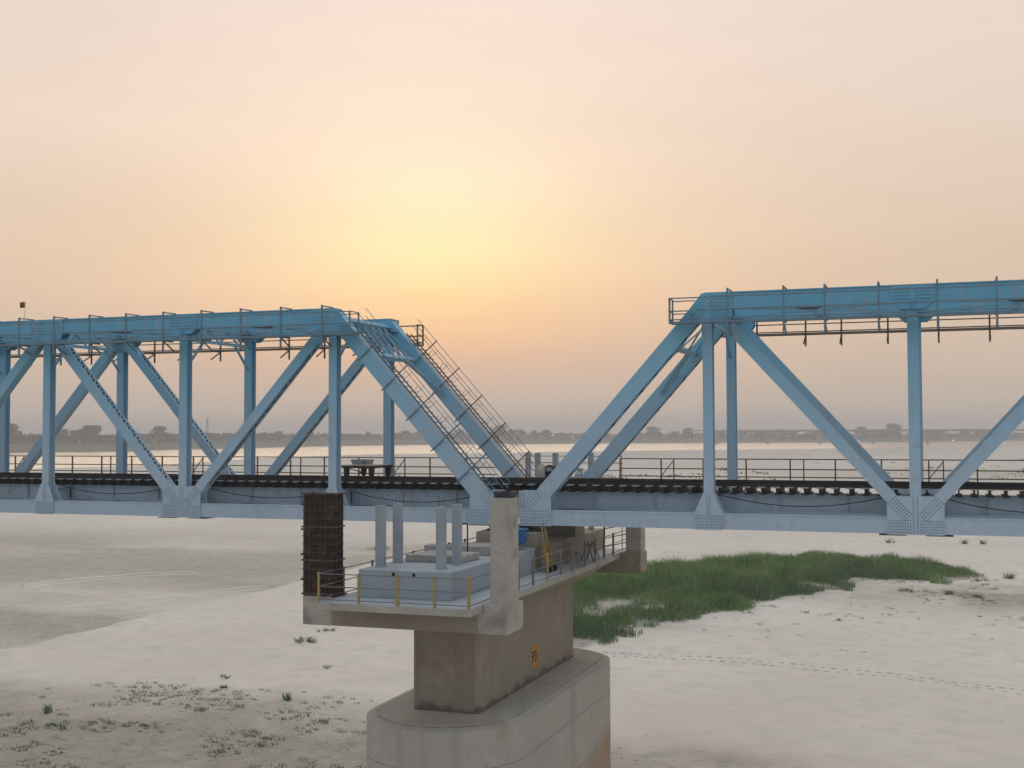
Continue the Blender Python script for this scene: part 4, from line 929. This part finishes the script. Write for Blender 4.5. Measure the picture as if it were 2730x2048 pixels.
# ================================================================= FAR BANK
def leaf_cloud(m, cx, cy, cz, rx, ry, rz, n, size):
    for _ in range(n):
        v = Vector((random.gauss(0, 1), random.gauss(0, 1), random.gauss(0, 1))).normalized(); k_ = random.random()**.35
        p_ = Vector((cx+v.x*rx*k_, cy+v.y*ry*k_, cz+v.z*rz*k_)); a = Vector((random.gauss(0, 1), random.gauss(0, 1), random.gauss(0, .7))).normalized(); b_ = a.orthogonal().normalized()*size*random.uniform(.5, 1.1); a = a.cross(b_).normalized()*size*random.uniform(.5, 1.1)
        m.add([p_-a-b_*.4, p_+a*.3-b_, p_+a+b_*.3, p_-a*.2+b_], [(0, 1, 2, 3)])
def tree_proto(h, w, form, lf):
    tr = MB(); th = h*(.35 if form == 'round' else .25)
    tr.cyl((0, 0, -.5), (0, 0, th), h*.022, 7, h*.016)
    cr = MB(); nb = random.randint(6, 9)
    for i in range(nb):
        a = 2*math.pi*i/nb+random.random(); q = w*.5*random.uniform(.35, .75); zc_ = h*random.uniform(.45, .85)
        tr.cyl((0, 0, th*random.uniform(.7, 1)), (q*math.cos(a), q*math.sin(a), zc_), h*.011, 5, h*.004)
        leaf_cloud(cr, q*math.cos(a), q*math.sin(a), zc_, w*.27, w*.27, h*.16, 90, h*.045)
    leaf_cloud(cr, 0, 0, h*.82, w*.3, w*.3, h*.16, 120, h*.045)
    leaf_cloud(cr, 0, 0, h*.5, w*.36, w*.36, h*.22, 120, h*.05)
    return tr.mesh('trunk'), cr.mesh('crown'), lf
PROT = [tree_proto(13, 12, 'round', 0), tree_proto(11, 13, 'round', 1), tree_proto(15, 13, 'round', 1), tree_proto(9, 11, 'bush', 2), tree_proto(12, 10, 'bush', 0)]
for tr, cr, lf in PROT: tr.materials.append(BARK); cr.materials.append(LEAF[lf])
def tree_at(px_, d, k_, sc, lb=None, grp='treeline on the far bank'):
    th = math.atan((px_-1365)/3255.6)-YAW; r_ = float(np.interp(th, FT, FR))+d
    x, y = CAM.x+r_*math.sin(th), CAM.y+r_*math.cos(th); z = bank_h(th, d)+(nz(x, y, .02)*1.2+nz(x, y, .07)*.6)*min(1, max(0, d)/40)-.3
    root = empty('far_tree', (x, y, z), lb or 'hazy grey green tree in the unbroken treeline along the far bank', 'tree', grp, rz=random.random()*6.28)
    root.scale = (sc*random.uniform(.9, 1.2), sc*random.uniform(.9, 1.2), sc)
    for nm, me in zip(('trunk', 'crown'), PROT[k_][:2]):
        o = bpy.data.objects.new(nm, me); COL.objects.link(o); o.parent = root
random.seed(11)
px_ = 10.
GAPS = [(5, 95, 'at the far left edge'), (140, 305, 'between the two leftmost near and far posts'), (335, 465, 'left of the second near post'), (505, 645, 'right of the second near post'), (680, 865, 'behind the leaning brace left of the formwork'), (905, 1012, 'above the track trolley'),
        (1048, 1235, 'behind the near stair'), (1305, 1490, 'in the gap between the two spans'), (1520, 1870, 'between the right end post and first right post'), (1902, 1940, 'between the first right near and far posts'), (1965, 2415, 'under the long right diagonal'), (2462, 2725, 'at the far right behind the road bridge')]
ORD = ['first', 'second', 'third', 'fourth', 'fifth', 'sixth', 'seventh', 'eighth', 'ninth', 'tenth', 'eleventh', 'twelfth', 'thirteenth', 'fourteenth', 'fifteenth', 'sixteenth', 'seventeenth', 'eighteenth', 'nineteenth', 'twentieth', 'twenty first', 'twenty second', 'twenty third', 'twenty fourth']
cnt = {}
while px_ < 2900:
    dens = 1 if px_ < 1150 else .8
    sc = (1.05 if px_ < 1150 else 1.15)*random.uniform(.72, 1.15)
    gap = next((g_ for g_ in GAPS if g_[0] <= px_ <= g_[1]), None)
    if gap:
        cnt[gap[2]] = cnt.get(gap[2], 0)+1
        tree_at(px_, random.uniform(60, 130), random.randrange(5), sc, 'hazy treeline tree %s, %s from left' % (gap[2], ORD[cnt[gap[2]]-1]))
    px_ += random.uniform(16, 34)/dens
for px_, k_, sc, lb in ((240, 0, 1.45, 'tall round crowned tree standing clear of the left treeline'), (30, 2, 1.35, 'tall tree at the far left end of the treeline'), (425, 2, 1.3, 'tall tree between the two left posts'), (1335, 2, 1.55, 'large tree behind the foot of the stairs'),
                        (1740, 2, 1.4, 'tree between the right end posts and the near vertical'), (2292, 0, 1.6, 'rounded tree rising above the road bridge, left one'), (2381, 2, 1.7, 'broad tree rising above the road bridge beside the right post')):
    tree_at(px_, 95, k_, sc, lb, 'trees standing out of the far treeline')
m = MB(); random.seed(21)
for i in range(16000):                                                  # closed wood behind the first trees
    th = random.uniform(-.86, .12); d = random.uniform(70, 190); r_ = float(np.interp(th, FT, FR))+d
    x, y = CAM.x+r_*math.sin(th), CAM.y+r_*math.cos(th); hmax = (8.5+4.0*nz(x*.01, y*.01, 1, 3)+2.5*nz(x*.04, y*.04, 1, 8))
    z = bank_h(th, d)+random.random()**.7*hmax; q = random.uniform(.8, 1.6)
    a = Vector((random.gauss(0, 1), random.gauss(0, 1), random.gauss(0, 1))).normalized(); b_ = a.orthogonal().normalized(); c_ = a.cross(b_); p_ = Vector((x, y, z))
    m.add([p_-b_*q-c_*q*.5, p_+b_*q-c_*q, p_+b_*q*.6+c_*q, p_-b_*q*.7+c_*q*.8], [(0, 1, 2, 3)])
m.build('far_woodland', LEAF[0], kind='stuff', label='hazy belt of woodland along the far river bank', cat='woodland')
# road bridge far off at right
def far_pt(px_, dist): th = math.atan((px_-1365)/3255.6)-YAW; return Vector((CAM.x+dist*math.sin(th), CAM.y+dist*math.cos(th), 0))
fp0, fp1 = far_pt(1830, 1640), far_pt(2990, 1640)
rb = empty('road_bridge', tuple(fp0), 'long hazy concrete road bridge on piers far off at right', 'bridge')
dv = (fp1-fp0).normalized(); ln = (fp1-fp0).length; q0 = (far_pt(2471, 1640)-fp0).dot(dv); sp = 66.; k0 = -int(q0//sp); nsp = int((ln-q0)//sp)
pv = Vector((-dv.y, dv.x, 0))
m = MB().bar(fp0+Vector((0, 0, 3.1)), fp1+Vector((0, 0, 3.1)), 11, .6).bar(fp0+pv*5+Vector((0, 0, 3.9)), fp1+pv*5+Vector((0, 0, 3.9)), .3, 1.).bar(fp0-pv*5+Vector((0, 0, 3.9)), fp1-pv*5+Vector((0, 0, 3.9)), .3, 1.)
m.build('deck', FARCONC, rb)
for k_ in range(k0, nsp+1):
    c_ = fp0+dv*(q0+k_*sp)
    MB().bar(c_+Vector((0, 0, -17)), c_+Vector((0, 0, 1.)), 7, 3.2, dv).build('pier', FARCONC, rb)
    m = MB(); n = 12; a_ = []                                   # haunched girder of one span
    for i in range(n+1):
        t_ = i/n; a_.append((t_, 2.8-.9-2.2*(2*t_-1)**2))
    vs = []
    for t_, z in a_:
        for e in (-3, 3):
            b0 = c_+dv*(t_*sp)+pv*e; vs += [(b0.x, b0.y, 2.81), (b0.x, b0.y, z)]
    fs2 = []
    for i in range(n):
        o_ = i*4; fs2 += [(o_, o_+4, o_+5, o_+1), (o_+2, o_+3, o_+7, o_+6), (o_+1, o_+5, o_+7, o_+3)]
    m.add(vs, fs2).build('girder', FARCONC, rb)
for px_, dist, z, lb in ((1474, 1690, -1.2, 'tiny lit lamp on the far bank between the two spans'), (2288, 1700, -11, 'tiny lit lamp low on the far bank under the road bridge, leftmost'), (2407, 1700, -9.5, 'tiny lit lamp on the far bank left of the right post'), (2539, 1650, -10, 'brightest tiny lamp under the road bridge at right')):
    c_ = far_pt(px_, dist); zb_ = -13; r = empty('street_lamp', (c_.x, c_.y, zb_), lb, 'lamp', 'lit lamps on the far bank')
    MB().cyl((c_.x, c_.y, zb_), (c_.x, c_.y, z), .12, 6).build('lamp_post', DARK, r)
    bm_ = MB(); R = .38
    for j in range(4):
        for i in range(8):
            p4 = [(c_.x+R*math.sin(math.pi*jj/4)*math.cos(2*math.pi*ii/8), c_.y+R*math.sin(math.pi*jj/4)*math.sin(2*math.pi*ii/8), z+R*math.cos(math.pi*jj/4)) for jj, ii in ((j, i), (j, i+1), (j+1, i+1), (j+1, i))]
            bm_.add(p4, [(0, 1, 2, 3)])
    bm_.build('lamp_globe', LAMP, r)
# lattice tower
c_ = far_pt(553, 1330); zb_ = -8; H = 27.5
tw = empty('transmission_tower', (c_.x, c_.y, zb_), 'thin lattice mast rising above the left treeline', 'tower')
m = MB()
for ex, ey in ((-1, -1), (1, -1), (1, 1), (-1, 1)):
    MB().bar((c_.x+ex*2, c_.y+ey*2, zb_), (c_.x+ex*.4, c_.y+ey*.4, zb_+H), .25, .25).build('leg', DARK, tw)
for i in range(10):
    z = zb_+H*i/10; w = 2-1.6*i/10; w2 = 2-1.6*(i+1)/10
    m.bar((c_.x-w, c_.y-w, z), (c_.x+w2, c_.y-w2, z+H/10), .12, .12).bar((c_.x+w, c_.y-w, z), (c_.x-w2, c_.y-w2, z+H/10), .12, .12)
m.build('lattice', DARK, tw, kind='stuff')
# ================================================================= HAZE
hz = bpy.data.materials.new('evening_haze'); hz.use_nodes = True; t = hz.node_tree; t.nodes.clear()
pv_ = t.nodes.new('ShaderNodeVolumePrincipled'); pv_.inputs['Color'].default_value = (.93, .93, .95, 1); pv_.inputs['Density'].default_value = .00054; pv_.inputs['Anisotropy'].default_value = .2
o_ = t.nodes.new('ShaderNodeOutputMaterial'); t.links.new(pv_.outputs[0], o_.inputs['Volume'])
MB().box(-2600, 2200, -1100, 3200, -24, 26).build('haze', hz, kind='stuff', label='thin evening haze over the river', cat='haze')
